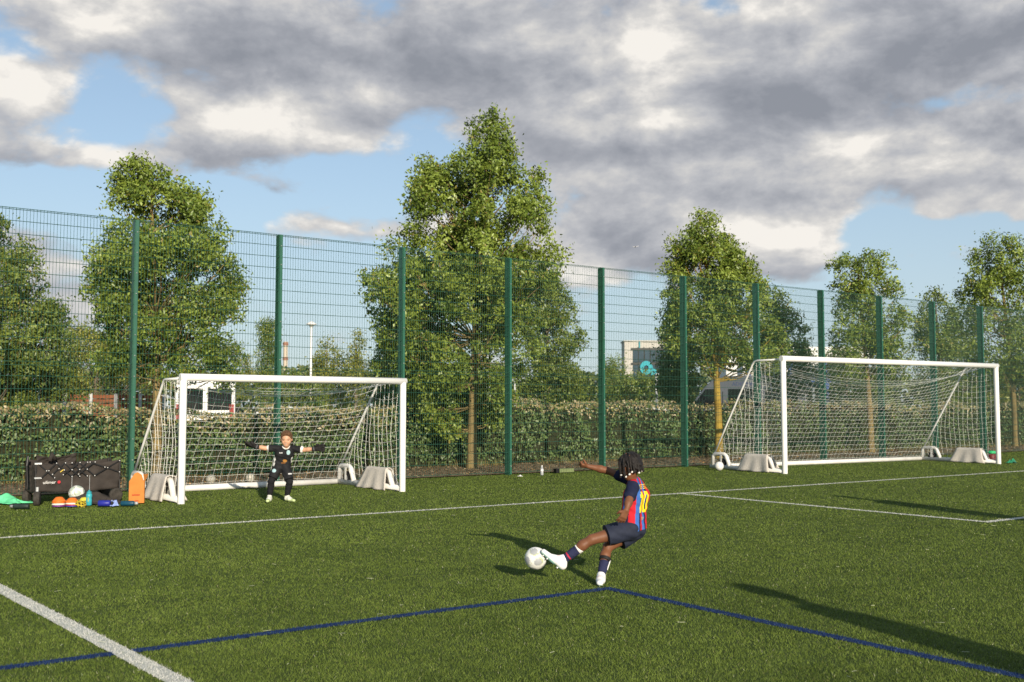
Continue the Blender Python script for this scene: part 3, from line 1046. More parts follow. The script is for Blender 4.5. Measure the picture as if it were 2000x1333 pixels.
        for k in range(1, nz):
            z = k * cell
            yd = depth_at(z)
            m_ = max(3, int(yd / 0.15))
            net.tube([(x + sgn * 0.05 * math.sin(math.pi * z / hz_), 0.03 + (yd - 0.03) * q / m_, z - 0.07 * math.sin(math.pi * q / m_) * (0.4 + yd / db)) for q in range(m_ + 1)], cr_, 3, False)
    n_ = net.build('net', M_cord, g_)
    n_['kind'] = 'stuff'
    return g_


goal('smaller white football goal with the goalkeeper in front', (-4.7055, 14.987), 0.6495, 3.66, 1.855, 0.052, 0.24, 0.142, seed=3)
goal('larger white football goal on the right with a sagging net', (5.677, 21.891), 0.5524, 7.32, 2.459, 0.058, 0.52, 0.13, seed=8)
# ================================================================ people: bodies grown as one continuous surface from a distance field
def v3(p):
    return np.array(p, float)


def lerp(a, b, t):
    return v3(a) * (1 - t) + v3(b) * t


class Field:
    """smooth union of tapered capsules and ellipsoids on a grid, meshed by surface nets"""

    def __init__(self, h=0.006, k=0.018):
        self.h, self.k, self.pr = h, k, []

    def cap(self, a, b, ra, rb, k=None):
        self.pr.append(('c', v3(a), v3(b), ra, rb, self.k if k is None else k))
        return self

    def ell(self, c, r, R=None, k=None):
        self.pr.append(('e', v3(c), v3(r), np.eye(3) if R is None else np.array(R), 0, self.k if k is None else k))
        return self

    def chain(self, pts, rs, k=None):
        for i in range(len(pts) - 1):
            self.cap(pts[i], pts[i + 1], rs[i], rs[i + 1], k)
        return self

    def mesh(self, cuts=(), wrinkle=0.0, wfreq=40.0):
        h = self.h
        lo, hi = [], []
        for p in self.pr:
            if p[0] == 'c':
                r = max(p[3], p[4])
                lo.append(np.minimum(p[1], p[2]) - r)
                hi.append(np.maximum(p[1], p[2]) + r)
            else:
                r = max(p[2])
                lo.append(p[1] - r)
                hi.append(p[1] + r)
        lo, hi = np.min(lo, 0) - 0.04, np.max(hi, 0) + 0.04
        n = np.ceil((hi - lo) / h).astype(int) + 1
        Fv = np.full(n, 0.2, np.float32)
        ax = [lo[i] + h * np.arange(n[i]) for i in range(3)]
        for p in self.pr:
            k = p[5]
            if p[0] == 'c':
                r = max(p[3], p[4])
                l, u = np.minimum(p[1], p[2]) - r, np.maximum(p[1], p[2]) + r
            else:
                r = max(p[2])
                l, u = p[1] - r, p[1] + r
            m_ = k + 4 * h
            i0 = np.clip(((l - m_ - lo) / h).astype(int), 0, n - 1)
            i1 = np.clip(((u + m_ - lo) / h).astype(int) + 2, 1, n)
            X = ax[0][i0[0]:i1[0]][:, None, None]
            Y = ax[1][i0[1]:i1[1]][None, :, None]
            Z = ax[2][i0[2]:i1[2]][None, None, :]
            if p[0] == 'c':
                a, b = p[1], p[2]
                ba = b - a
                t = ((X - a[0]) * ba[0] + (Y - a[1]) * ba[1] + (Z - a[2]) * ba[2]) / max(ba @ ba, 1e-9)
                t = np.clip(t, 0, 1)
                d = np.sqrt((X - a[0] - t * ba[0]) ** 2 + (Y - a[1] - t * ba[1]) ** 2 + (Z - a[2] - t * ba[2]) ** 2) - (p[3] + (p[4] - p[3]) * t)
            else:
                R = p[3]
                q = [(X - p[1][0]) * R[i][0] + (Y - p[1][1]) * R[i][1] + (Z - p[1][2]) * R[i][2] for i in range(3)]
                l0 = np.sqrt(sum((q[i] / p[2][i]) ** 2 for i in range(3)))
                d = (l0 - 1) * min(p[2]) * (0.5 + 0.5 * l0 / (l0 + 0.3))
            sub = Fv[i0[0]:i1[0], i0[1]:i1[1], i0[2]:i1[2]]
            hh = np.clip(0.5 + 0.5 * (sub - d) / k, 0, 1)
            Fv[i0[0]:i1[0], i0[1]:i1[1], i0[2]:i1[2]] = sub * (1 - hh) + d * hh - k * hh * (1 - hh)
        X, Y, Z = ax[0][:, None, None], ax[1][None, :, None], ax[2][None, None, :]
        if wrinkle:
            w = wfreq
            Fv = Fv + wrinkle * (np.sin(w * X + 0.7 * w * Z + 1.3 * np.sin(w * 0.6 * Y)) * np.sin(0.8 * w * Y - 0.5 * w * Z + 1.0) + 0.6 * np.sin(1.9 * w * Z + w * X - 0.9 * w * Y))
        for c, nrm in cuts:
            c, nrm = v3(c), v3(nrm) / np.linalg.norm(nrm)
            Fv = np.maximum(Fv, (X - c[0]) * nrm[0] + (Y - c[1]) * nrm[1] + (Z - c[2]) * nrm[2])
        return surface_nets(Fv, lo, h)


def surface_nets(Fv, lo, h):
    S = Fv < 0
    nx, ny, nz = Fv.shape
    cnt = np.zeros((nx - 1, ny - 1, nz - 1), np.int8)
    cor = [(a, b, c) for a in (0, 1) for b in (0, 1) for c in (0, 1)]
    for a, b, c in cor:
        cnt += S[a:nx - 1 + a, b:ny - 1 + b, c:nz - 1 + c]
    act = (cnt > 0) & (cnt < 8)
    I = np.argwhere(act)
    idx = -np.ones(act.shape, np.int64)
    idx[act] = np.arange(len(I))
    acc = np.zeros((len(I), 3))
    num = np.zeros(len(I))
    for ci in cor:
        for d in range(3):
            if ci[d]:
                continue
            cj = list(ci)
            cj[d] = 1
            fa = Fv[I[:, 0] + ci[0], I[:, 1] + ci[1], I[:, 2] + ci[2]]
            fb = Fv[I[:, 0] + cj[0], I[:, 1] + cj[1], I[:, 2] + cj[2]]
            m = (fa < 0) != (fb < 0)
            t = np.where(m, fa / np.where(m, fa - fb, 1), 0)
            p = np.tile(np.array(ci, float), (len(I), 1))
            p[:, d] += t
            acc[m] += p[m]
            num[m] += 1
    V = lo + h * (I + acc / np.maximum(num, 1)[:, None])
    F = []
    for d in range(3):
        sl0 = [slice(None)] * 3
        sl1 = [slice(None)] * 3
        sl0[d] = slice(0, -1)
        sl1[d] = slice(1, None)
        A, B = S[tuple(sl0)], S[tuple(sl1)]
        e1, e2 = (d + 1) % 3, (d + 2) % 3
        E_ = np.argwhere(A != B)
        ok = (E_[:, e1] > 0) & (E_[:, e2] > 0) & (E_[:, e1] < Fv.shape[e1] - 1) & (E_[:, e2] < Fv.shape[e2] - 1)
        E_ = E_[ok]
        flip = A[tuple(E_.T)]

        def cell(o1, o2):
            q = E_.copy()
            q[:, e1] += o1
            q[:, e2] += o2
            return idx[tuple(q.T)]
        q = np.stack([cell(-1, -1), cell(0, -1), cell(0, 0), cell(-1, 0)], 1)
        q[~flip] = q[~flip][:, ::-1]
        F.append(q)
    F = np.concatenate(F)
    F = F[(F >= 0).all(1)]
    return V, F


def vnormals(V, F):
    n = np.zeros_like(V)
    a = np.cross(V[F[:, 2]] - V[F[:, 0]], V[F[:, 3]] - V[F[:, 1]])
    for k in range(4):
        np.add.at(n, F[:, k], a)
    return n / (np.linalg.norm(n, axis=1, keepdims=True) + 1e-12)


def part(name, fld, m, parent, base, cols=None, **kw):
    V, F = fld.mesh(**kw)
    c = cols(V, vnormals(V, F)) if cols else None
    me = np_mesh(name, V - v3(base), F, m, c, True)
    return link_mesh(name, me, parent)


def basis(fwd, up=(0, 0, 1)):
    f = v3(fwd) / np.linalg.norm(fwd)
    l = np.cross(up, f)
    l /= np.linalg.norm(l)
    return f, l, np.cross(f, l)          # forward, left, up


def hand(fld, wrist, tip, side, curl=0.5, spread=0.12, size=1.0, glove=0.0):
    """palm with four unequal bent fingers and a thumb; side = direction of the thumb"""
    w, t = v3(wrist), v3(tip)
    ax = (t - w) / np.linalg.norm(t - w)
    sd = v3(side) - ax * np.dot(side, ax)
    sd /= np.linalg.norm(sd)
    pn = np.cross(ax, sd)
    g = glove
    pl = 0.050 * size
    for q in (-0.5, 0.0, 0.5):
        fld.cap(w + ax * 0.008 + sd * 0.018 * size * q, w + ax * pl + sd * 0.030 * size * q, 0.011 * size + g, 0.0105 * size + g, 0.010)
    for i, (q, L) in enumerate(((0.55, 0.040), (0.18, 0.046), (-0.18, 0.042), (-0.55, 0.034))):
        b0 = w + ax * pl + sd * 0.032 * size * q
        d1 = ax * math.cos(curl * 0.6) + pn * math.sin(curl * 0.6) + sd * q * spread * 2
        d2 = ax * math.cos(curl * 1.7) + pn * math.sin(curl * 1.7) + sd * q * spread * 2
        b1 = b0 + d1 * L * size * 0.5
        b2 = b1 + d2 * L * size * 0.55
        fld.chain([b0, b1, b2], [0.0078 * size + g, 0.0074 * size + g, 0.006 * size + g], 0.004)
    t0 = w + ax * 0.016 * size + sd * 0.014 * size
    t1 = t0 + (sd * 0.8 + ax * 0.5 + pn * 0.3) * 0.024 * size
    t2 = t1 + (sd * 0.3 + ax * 0.8 + pn * (0.3 + curl * 0.5)) * 0.022 * size
    fld.chain([t0, t1, t2], [0.010 * size + g, 0.009 * size + g, 0.0065 * size + g], 0.006)


def head(fld, c, fwd, s=1.0, up=(0, 0, 1)):
    """skull, jaw, cheeks, nose, brow and ears of a child's head; returns its axes"""
    f, l, u = basis(fwd, up)
    c = v3(c)
    R = np.array([f, l, u])
    fld.ell(c + u * 0.018 * s - f * 0.008 * s, (0.092 * s, 0.073 * s, 0.086 * s), R, 0.02)
    fld.ell(c - u * 0.045 * s + f * 0.020 * s, (0.062 * s, 0.055 * s, 0.060 * s), R, 0.03)
    fld.ell(c - u * 0.083 * s + f * 0.046 * s, (0.024 * s, 0.026 * s, 0.020 * s), R, 0.025)
    for q in (-1, 1):
        fld.ell(c - u * 0.035 * s + f * 0.052 * s + l * 0.034 * s * q, (0.026 * s, 0.024 * s, 0.026 * s), R, 0.02)
        fld.ell(c - u * 0.014 * s - f * 0.005 * s + l * 0.074 * s * q, (0.015 * s, 0.009 * s, 0.026 * s), R, 0.006)
    fld.cap(c + f * 0.080 * s - u * 0.002 * s, c + f * 0.094 * s - u * 0.032 * s, 0.007 * s, 0.011 * s, 0.012)
    fld.cap(c + f * 0.074 * s + l * 0.03 * s + u * 0.012 * s, c + f * 0.074 * s - l * 0.03 * s + u * 0.012 * s, 0.009 * s, 0.009 * s, 0.014)
    return f, l, u


def face_bits(parent, base, c, f, l, u, s, skin_lip, brow, squint=0.5):
    c, b0 = v3(c), v3(base)
    M_eye = mat('eye_dark', (0.03, 0.022, 0.016), 0.25, var=0.1)
    M_brow = mat('brow', brow, 0.9)
    M_lip = mat('lips', skin_lip, 0.6)
    M_teeth = mat('teeth', (0.75, 0.72, 0.66), 0.4)
    R = np.array([f, l, u])
    for q in (-1, 1):
        e = Field(0.002, 0.002)
        e.ell(c + f * 0.0795 * s + l * 0.032 * s * q - u * 0.003 * s, (0.006 * s, 0.012 * s, 0.0055 * s * squint + 0.001), R)
        part('eye', e, M_eye, parent, base)
        e = Field(0.002, 0.002)
        e.cap(c + f * 0.085 * s + l * 0.018 * s * q + u * 0.015 * s, c + f * 0.074 * s + l * 0.048 * s * q + u * 0.013 * s, 0.0045 * s, 0.0035 * s)
        part('eyebrow', e, M_brow, parent, base)
    e = Field(0.0022, 0.003)
    e.chain([c + f * 0.068 * s + l * 0.026 * s - u * 0.050 * s, c + f * 0.081 * s - u * 0.058 * s, c + f * 0.068 * s - l * 0.026 * s - u * 0.050 * s], [0.005 * s, 0.007 * s, 0.005 * s])
    part('mouth', e, M_lip, parent, base)
    e = Field(0.002, 0.003)
    e.chain([c + f * 0.0725 * s + l * 0.017 * s - u * 0.051 * s, c + f * 0.0855 * s - u * 0.056 * s, c + f * 0.0725 * s - l * 0.017 * s - u * 0.051 * s], [0.003 * s, 0.0042 * s, 0.003 * s])
    part('teeth', e, M_teeth, parent, base)


def boot(heel, toe, ankle, h=0.005, r=0.033, up=None):
    f = Field(h, 0.02)
    heel, toe, ankle = v3(heel), v3(toe), v3(ankle)
    ax = toe - heel
    L = np.linalg.norm(ax)
    ax = ax / L
    u = ankle - heel
    u = u - ax * np.dot(u, ax)
    u /= np.linalg.norm(u)
    sd = np.cross(ax, u)
    f.cap(heel + ax * r * 0.6 + u * 0.012, heel + ax * L * 0.5 + u * 0.004, r * 0.92, r * 0.88)
    for q in (-0.35, 0.35):
        f.cap(heel + ax * L * 0.45 + sd * r * q, toe - ax * r * 0.55 + sd * r * q * 0.7 - u * 0.006, r * 0.72, r * 0.52)
    f.cap(heel + ax * r * 0.8 + u * 0.012, ankle, r * 0.95, r * 0.92)
    f.cap(heel + ax * L * 0.45 + u * 0.012, ankle + ax * 0.01, r * 0.75, r * 0.8)
    return f, ax, u, sd


# ---------------------------------------------------------------- kicker
M_skin_d = mat('skin_dark', (0.165, 0.066, 0.031), 0.55, var=0.16, scale=18, spec=0.32)
M_shirtK = mat('striped_shirt', (1, 1, 1), 0.75, var=0.06, scale=40, attr=True, spec=0.15, bump=0.15, bscale=120)
M_navy = mat('navy_shorts', (0.020, 0.025, 0.045), 0.75, var=0.12, scale=30, spec=0.2, bump=0.15, bscale=120)
M_sockK = mat('navy_sock', (1, 1, 1), 0.85, var=0.08, attr=True, scale=60, spec=0.1)
M_bootK = mat('white_boot', (1, 1, 1), 0.4, var=0.03, attr=True, spec=0.4)
M_hairK = mat('black_hair', (0.012, 0.009, 0.008), 0.6, var=0.3, scale=60, bump=0.7, bscale=150, spec=0.35)
M_bead = mat('white_bead', (0.78, 0.76, 0.72), 0.3, var=0.03, spec=0.5)
M_strap = mat('black_strap', (0.014, 0.013, 0.013), 0.7, var=0.2)
M_whiteplastic = mat('white_plastic', (0.75, 0.74, 0.72), 0.5, var=0.05)

K = {'pelvis': (0.957, 8.360, 0.420), 'waist': (0.962, 8.370, 0.506), 'chest': (0.988, 8.370, 0.668), 'neck': (0.982, 8.362, 0.785), 'head': (0.930, 8.335, 0.898),
     'shL': (0.946, 8.262, 0.748), 'elL': (0.906, 8.140, 0.655), 'wrL': (0.878, 8.085, 0.580), 'hdL': (0.850, 8.090, 0.520),
     'shR': (0.995, 8.480, 0.762), 'elR': (0.775, 8.560, 0.853), 'wrR': (0.616, 8.550, 0.888), 'hdR': (0.545, 8.540, 0.899),
     'hipL': (0.915, 8.300, 0.405), 'knL': (0.623, 8.240, 0.337), 'anL': (0.405, 8.240, 0.186), 'toeL': (0.236, 8.215, 0.262), 'heelL': (0.402, 8.232, 0.116),
     'hipR': (0.985, 8.425, 0.392), 'knR': (0.757, 8.340, 0.268), 'anR': (0.692, 8.215, 0.066), 'toeR': (0.668, 8.075, 0.032), 'heelR': (0.697, 8.245, 0.034)}
KB = (0.70, 8.18, 0.0)
kick = empty('person', KB, 0, 'child in striped shirt and navy shorts kicking a ball, white beads in braids', 'person')
fK, lK, uK = basis((-0.83, 0.56, 0.0))
k_ = {a: v3(b) for a, b in K.items()}
hf = v3((-0.80, 0.28, -0.42))
b = Field(0.0055, 0.02)
for q in (-1, 1):
    o_ = lK * 0.042 * q
    b.chain([k_['pelvis'] + o_, k_['waist'] + o_ * 0.85, k_['chest'] + o_ * 1.2, k_['neck'] + o_ * 0.5 - uK * 0.05], [0.066, 0.058, 0.066, 0.045])
b.cap(k_['shL'], k_['shR'], 0.036, 0.036)
b.cap(k_['neck'] - uK * 0.04, k_['head'] - uK * 0.04, 0.036, 0.036)
hx = head(b, k_['head'], hf, 0.91, (0.25, 0, 1))
for s_ in 'LR':
    b.chain([k_['sh' + s_], lerp(k_['sh' + s_], k_['el' + s_], 0.5), k_['el' + s_], lerp(k_['el' + s_], k_['wr' + s_], 0.35), k_['wr' + s_]], [0.036, 0.034, 0.027, 0.028, 0.0185])
    hp, kn, an = k_['hip' + s_], k_['kn' + s_], k_['an' + s_]
    b.chain([hp, lerp(hp, kn, 0.5), kn], [0.062, 0.052, 0.039])
    sh_ = an - kn
    bk = -np.cross(np.cross(sh_, hp - kn), sh_)
    bk = bk / (np.linalg.norm(bk) + 1e-9)
    b.chain([kn, lerp(kn, an, 0.32) + bk * 0.006, lerp(kn, an, 0.7), an], [0.037, 0.039, 0.028, 0.024])
    b.cap(an, lerp(k_['heel' + s_], k_['toe' + s_], 0.4), 0.024, 0.022)
hand(b, k_['wrL'], k_['hdL'], (-0.9, -0.2, 0.1), 0.35, 0.16, 1.2)
hand(b, k_['wrR'], k_['hdR'], (0.1, -0.8, 0.6), 1.5, 0.0, 1.0)
part('body', b, M_skin_d, kick, KB)
face_bits(kick, KB, k_['head'], *hx, 0.91, (0.10, 0.03, 0.025), (0.01, 0.008, 0.007), 0.8)

# shirt
YEL, RED, BLU, NAV = (0.80, 0.62, 0.02), (0.52, 0.018, 0.030), (0.045, 0.135, 0.42), (0.014, 0.018, 0.045)
GLY = {'M': ['10001', '11011', '10101', '10001', '10001', '10001', '10001'], 'E': ['11111', '10000', '10000', '11110', '10000', '10000', '11111'],
       'S': ['01111', '10000', '10000', '01110', '00001', '00001', '11110'], 'I': ['01110', '00100', '00100', '00100', '00100', '00100', '01110'],
       '1': ['0110', '1110', '0110', '0110', '0110', '0110', '0110'], '0': ['01110', '11011', '11011', '11011', '11011', '11011', '01110']}


def glyph_mask(text, x, y, width, height, gap=1):
    """which points fall on the letters of a text set in a box centred on 0,0 (x to the reader's right, y up)"""
    rows = ['' for _ in range(7)]
    for i, ch in enumerate(text):
        for r_ in range(7):
            rows[r_] += GLY[ch][r_] + '0' * (gap if i < len(text) - 1 else 0)
    a = np.array([[int(q) for q in r_] for r_ in rows])
    nc = a.shape[1]
    ix = np.floor((x / width + 0.5) * nc).astype(int)
    iy = np.floor((0.5 - y / height) * 7).astype(int)
    ok = (ix >= 0) & (ix < nc) & (iy >= 0) & (iy < 7)
    m = np.zeros(len(x), bool)
    m[ok] = a[iy[ok], ix[ok]] > 0
    return m


def sleeve_zone(V, sh, el, t0=-0.02, rmax=0.07):
    d = v3(el) - v3(sh)
    L = np.linalg.norm(d)
    t = (V - v3(sh)) @ (d / L)
    return t


def kick_cols(V, N):
    ax0, ax1 = k_['pelvis'], k_['neck']
    up = (ax1 - ax0) / np.linalg.norm(ax1 - ax0)
    hgt = (V - ax0) @ up
    cen = ax0 + np.outer(hgt, up)
    rel = V - cen
    bf, bl = rel @ fK, rel @ lK
    th = np.arctan2(bl, -bf)            # 0 at the spine, + to the child's left
    ph = np.mod(np.degrees(th) * 1.05 + 24, 60)
    c = np.where((ph < 22)[:, None], BLU, np.where((ph < 50)[:, None], RED, NAV))
    # number and name on the back
    back = (-bf > 0.02)
    xx, yy = -bl - 0.002, hgt
    num = back & glyph_mask('10', xx, yy - 0.205, 0.135, 0.165)
    nam = back & glyph_mask('MESSI', xx, yy - 0.325, 0.15, 0.035)
    c = np.where((num | nam)[:, None], YEL, c)
    low = back & (np.abs(xx) < 0.02) & (np.abs(yy - 0.075) < 0.014)
    c = np.where(low[:, None], (0.35, 0.30, 0.20), c)
    # navy sleeves and shoulder
    for s_ in 'LR':
        t = sleeve_zone(V, k_['sh' + s_], k_['el' + s_])
        dist = np.linalg.norm(np.cross(V - k_['sh' + s_], (k_['el' + s_] - k_['sh' + s_]) / np.linalg.norm(k_['el' + s_] - k_['sh' + s_])), axis=1)
        z = (t > -0.012) & (dist < 0.058)
        c = np.where(z[:, None], NAV, c)
    return c


s = Field(0.005, 0.022)
for q in (-1, 1):
    o_ = lK * 0.045 * q
    s.chain([k_['pelvis'] + o_ * 1.1 - uK * 0.03 - fK * 0.004, k_['waist'] + o_, k_['chest'] + o_ * 1.15, k_['neck'] + o_ * 0.75 - uK * 0.045], [0.087, 0.078, 0.078, 0.056])
s.cap(lerp(k_['shL'], k_['shR'], 0.12), lerp(k_['shL'], k_['shR'], 0.88), 0.047, 0.047)
s.chain([k_['shL'], lerp(k_['shL'], k_['elL'], 0.72)], [0.049, 0.050])
s.chain([k_['shR'], lerp(k_['shR'], k_['elR'], 0.58)], [0.049, 0.046])
s.cap(k_['neck'] - uK * 0.035, k_['neck'] - uK * 0.012, 0.047, 0.045, 0.015)
dR = k_['elR'] - k_['shR']
part('shirt', s, M_shirtK, kick, KB, kick_cols, cuts=[(k_['pelvis'] - uK * 0.028, (0.12, 0.0, -1))], wrinkle=0.0026, wfreq=55)

# shorts
s = Field(0.005, 0.02)
for q in (-1, 1):
    s.cap(k_['pelvis'] + lK * 0.042 * q - uK * 0.012, k_['waist'] + lK * 0.04 * q - uK * 0.03, 0.083, 0.072)
for s_ in 'LR':
    hp, kn = k_['hip' + s_], k_['kn' + s_]
    s.chain([hp, lerp(hp, kn, 0.4), lerp(hp, kn, 0.74)], [0.082, 0.080, 0.083])
dL, dRr = k_['knL'] - k_['hipL'], k_['knR'] - k_['hipR']


def shorts_mesh():
    fl = s
    return fl


# each leg of the shorts ends in a cut hem
cutL = (lerp(k_['hipL'], k_['knL'], 0.64), dL)
V_, F_ = s.mesh(wrinkle=0.003, wfreq=45)


def trim(V, F, hp, kn, tcut):
    d = kn - hp
    L = np.linalg.norm(d)
    t = (V - hp) @ (d / L) / L
    rad_ = np.linalg.norm(np.cross(V - hp, d / L), axis=1)
    near_leg = (t > tcut) & (rad_ < 0.12)
    V = V.copy()
    V[near_leg] -= np.outer((t[near_leg] - tcut) * L * 0.97, d / L)
    return V


V_ = trim(V_, F_, k_['hipL'], k_['knL'], 0.60)
V_ = trim(V_, F_, k_['hipR'], k_['knR'], 0.60)
link_mesh('shorts', np_mesh('shorts', V_ - v3(KB), F_, M_navy, None, True), kick)


def band_cols(a, bnd, basec):
    a0, a1 = v3(a[0]), v3(a[1])
    d = a1 - a0
    L = np.linalg.norm(d)

    def fn(V, N):
        t = (V - a0) @ (d / L) / L
        c = np.tile(np.array(basec), (len(V), 1))
        for t0, t1, col in bnd:
            c[(t > t0) & (t < t1)] = col
        return c
    return fn


NVS = (0.028, 0.032, 0.075)
for s_, st, bands in (('L', 0.46, [(0.30, 0.515, (0.72, 0.70, 0.66)), (0.82, 0.86, (0.55, 0.04, 0.08))]), ('R', 0.60, [])):
    kn, an = k_['kn' + s_], k_['an' + s_]
    f_ = Field(0.004, 0.012)
    f_.chain([lerp(kn, an, st), lerp(kn, an, 0.75), lerp(kn, an, 1.04)], [0.039, 0.034, 0.030])
    part('sock', f_, M_sockK, kick, KB, band_cols((kn, an), bands, NVS), wrinkle=0.0012, wfreq=90)
# shin strap and exposed guard edge on the standing leg
kn, an = k_['knR'], k_['anR']
f_ = Field(0.004, 0.006)
f_.cap(lerp(kn, an, 0.40), lerp(kn, an, 0.50), 0.047, 0.045)
part('strap', f_, M_strap, kick, KB, cuts=[(lerp(kn, an, 0.39), kn - an), (lerp(kn, an, 0.50), an - kn)])
f_ = Field(0.003, 0.004)
gv = v3((0.042, -0.010, 0.0))
f_.cap(lerp(kn, an, 0.48) + gv, lerp(kn, an, 0.80) + gv * 0.85, 0.005, 0.005)
part('shin_guard', f_, M_whiteplastic, kick, KB)

MINT, BW = (0.42, 0.72, 0.66), (0.80, 0.79, 0.78)
for s_ in 'LR':
    f_, ax_, u_, sd_ = boot(k_['heel' + s_], k_['toe' + s_], k_['an' + s_], 0.004, 0.033)
    he = k_['heel' + s_]

    def bc_(V, N, he=he, u_=u_, ax_=ax_):
        z = (V - he) @ u_
        x = (V - he) @ ax_
        c = np.tile(np.array(BW), (len(V), 1))
        c[z < -0.018] = MINT
        c[(z > 0.012) & (x > 0.085) & (x < 0.105)] = (0.75, 0.62, 0.62)
        return c
    bo = part('boot', f_, M_bootK, kick, KB, bc_)
    st_ = MB()
    for t_, q in ((0.2, -1), (0.2, 1), (0.68, -1), (0.68, 1), (0.85, 0)):
        L_ = np.linalg.norm(k_['toe' + s_] - he)
        p_ = he + ax_ * L_ * t_ - u_ * 0.024 + sd_ * 0.014 * q - v3(KB)
        st_.lathe([(0.006, 0), (0.0045, 0.012)], 6, p_, -u_)
    sto = st_.build('studs', M_whiteplastic, bo)
    sto['kind'] = 'stuff'
# hair: cap with beaded braids
hc_, (hf_, hl_, hu_) = k_['head'], hx
f_ = Field(0.004, 0.02)
Rh = np.array([hf_, hl_, hu_])
f_.ell(hc_ + hu_ * 0.028 - hf_ * 0.017, (0.089, 0.078, 0.078), Rh)
f_.ell(hc_ - hf_ * 0.045 - hu_ * 0.01, (0.057, 0.069, 0.070), Rh)
part('hair', f_, M_hairK, kick, KB, cuts=[(hc_ + hf_ * 0.045 + hu_ * 0.030, hf_ * 0.75 - hu_ * 0.66)], wrinkle=0.003, wfreq=90)
# parting line on the crown
f_ = Field(0.003, 0.004)
ctr_ = hc_ + hu_ * 0.028 - hf_ * 0.017


def on_scalp(a_, e_, r_=1.0):
    d_ = hf_ * math.cos(e_) * math.cos(a_) + hl_ * math.cos(e_) * math.sin(a_) + hu_ * math.sin(e_)
    k2 = 1 / math.sqrt((d_ @ hf_ / 0.089) ** 2 + (d_ @ hl_ / 0.078) ** 2 + (d_ @ hu_ / 0.078) ** 2)
    return ctr_ + d_ * k2 * r_


f_.chain([on_scalp(rad(a_), rad(e_), 1.0) for a_, e_ in ((60, 66), (100, 62), (128, 50), (120, 30), (105, 14))], [0.003] * 5)
part('parting', f_, M_skin_d, kick, KB)
br_n = 0
Rb = random.Random(5)
bead_me = None
for ring, (e0, cnt, L0) in enumerate(((62, 6, 0.12), (34, 12, 0.105), (10, 12, 0.085))):
    for i in range(cnt):
        a_ = 360 * i / cnt + ring * 17 + Rb.uniform(-6, 6)
        am = (a_ + 180) % 360 - 180
        if abs(am) < 28 and ring > 0:
            continue
        p0 = on_scalp(rad(a_), rad(e0), 0.97)
        out = (p0 - ctr_) / np.linalg.norm(p0 - ctr_)
        out[2] = 0
        L = L0 * Rb.uniform(0.85, 1.15)
        sw = v3((0.30, 0.05, 0)) * Rb.uniform(0.2, 1.0)           # braids swing back with the turn
        p1 = on_scalp(rad(a_), rad(e0 - 22), 1.05)
        p2 = p1 + (v3((0, 0, -1)) + out * 0.15 + sw * 0.5) * L * 0.5
        p3 = p2 + (v3((0, 0, -1)) + out * 0.05 + sw) * L * 0.5
        pts_ = [tuple(v3(q) - v3(KB)) for q in (p0, p1, p2, p3)]
        bt = MB()
        seg = []
        for q in range(10):
            t_ = q / 9 * 3
            i_ = min(int(t_), 2)
            seg.append(lerp(pts_[i_], pts_[i_ + 1], t_ - i_))
        bt.tube(seg, [0.0075 + (0.002 if q % 2 else 0) for q in range(10)], 7)
        bo = bt.build('braid', M_hairK, kick, smooth=True)
        if bead_me is None:
            bead_me = MB().lathe([(0.003, -0.009), (0.008, -0.007), (0.0095, 0), (0.008, 0.007), (0.003, 0.009)], 10).mesh('bead', M_bead, True)
        if Rb.random() < 0.78:
            link_mesh('bead', bead_me, bo, tuple(seg[-1]))

# ---------------------------------------------------------------- goalkeeper
M_skin_l = mat('skin_light', (0.56, 0.31, 0.19), 0.5, var=0.08, scale=14, spec=0.35)
M_kit = mat('black_kit', (1, 1, 1), 0.7, var=0.06, attr=True, scale=40, spec=0.2, bump=0.15, bscale=120)
M_glove = mat('black_glove', (0.022, 0.020, 0.020), 0.8, var=0.3, scale=40, spec=0.2)
M_hairE = mat('brown_hair', (0.115, 0.055, 0.024), 0.6, var=0.35, scale=70, bump=0.8, bscale=160, spec=0.35)
E = {'pelvis': (-3.368, 15.390, 0.515), 'waist': (-3.358, 15.390, 0.590), 'chest': (-3.325, 15.360, 0.700), 'neck': (-3.297, 15.345, 0.790), 'head': (-3.285, 15.300, 0.917),
     'shR': (-3.432, 15.360, 0.775), 'elR': (-3.603, 15.340, 0.777), 'wrR': (-3.735, 15.300, 0.806), 'hdR': (-3.815, 15.280, 0.827),
     'shL': (-3.185, 15.360, 0.768), 'elL': (-3.030, 15.340, 0.754), 'wrL': (-2.862, 15.300, 0.771), 'hdL': (-2.765, 15.270, 0.783),
     'hipR': (-3.425, 15.390, 0.500), 'knR': (-3.500, 15.300, 0.300), 'anR': (-3.525, 15.330, 0.090), 'toeR': (-3.515, 15.140, 0.034), 'heelR': (-3.525, 15.345, 0.036),
     'hipL': (-3.312, 15.390, 0.495), 'knL': (-3.232, 15.300, 0.292), 'anL': (-3.281, 15.360, 0.086), 'toeL': (-3.140, 15.235, 0.034), 'heelL': (-3.300, 15.365, 0.036)}
EB = (-3.36, 15.34, 0.0)
keep_ = empty('person', EB, 0, 'child goalkeeper in black kit and gloves with both arms spread wide', 'person')
e_k = {a: v3(b_) for a, b_ in E.items()}
fE, lE, uE = basis((0.12, -0.99, 0.0))
b = Field(0.006, 0.02)
for q in (-1, 1):
    o_ = lE * 0.045 * q
    b.chain([e_k['pelvis'] + o_, e_k['waist'] + o_ * 0.85, e_k['chest'] + o_ * 1.2, e_k['neck'] + o_ * 0.6 - uE * 0.05], [0.066, 0.060, 0.066, 0.045])
b.cap(e_k['shL'], e_k['shR'], 0.036, 0.036)
b.cap(e_k['neck'] - uE * 0.04, e_k['head'] - uE * 0.04, 0.037, 0.037)
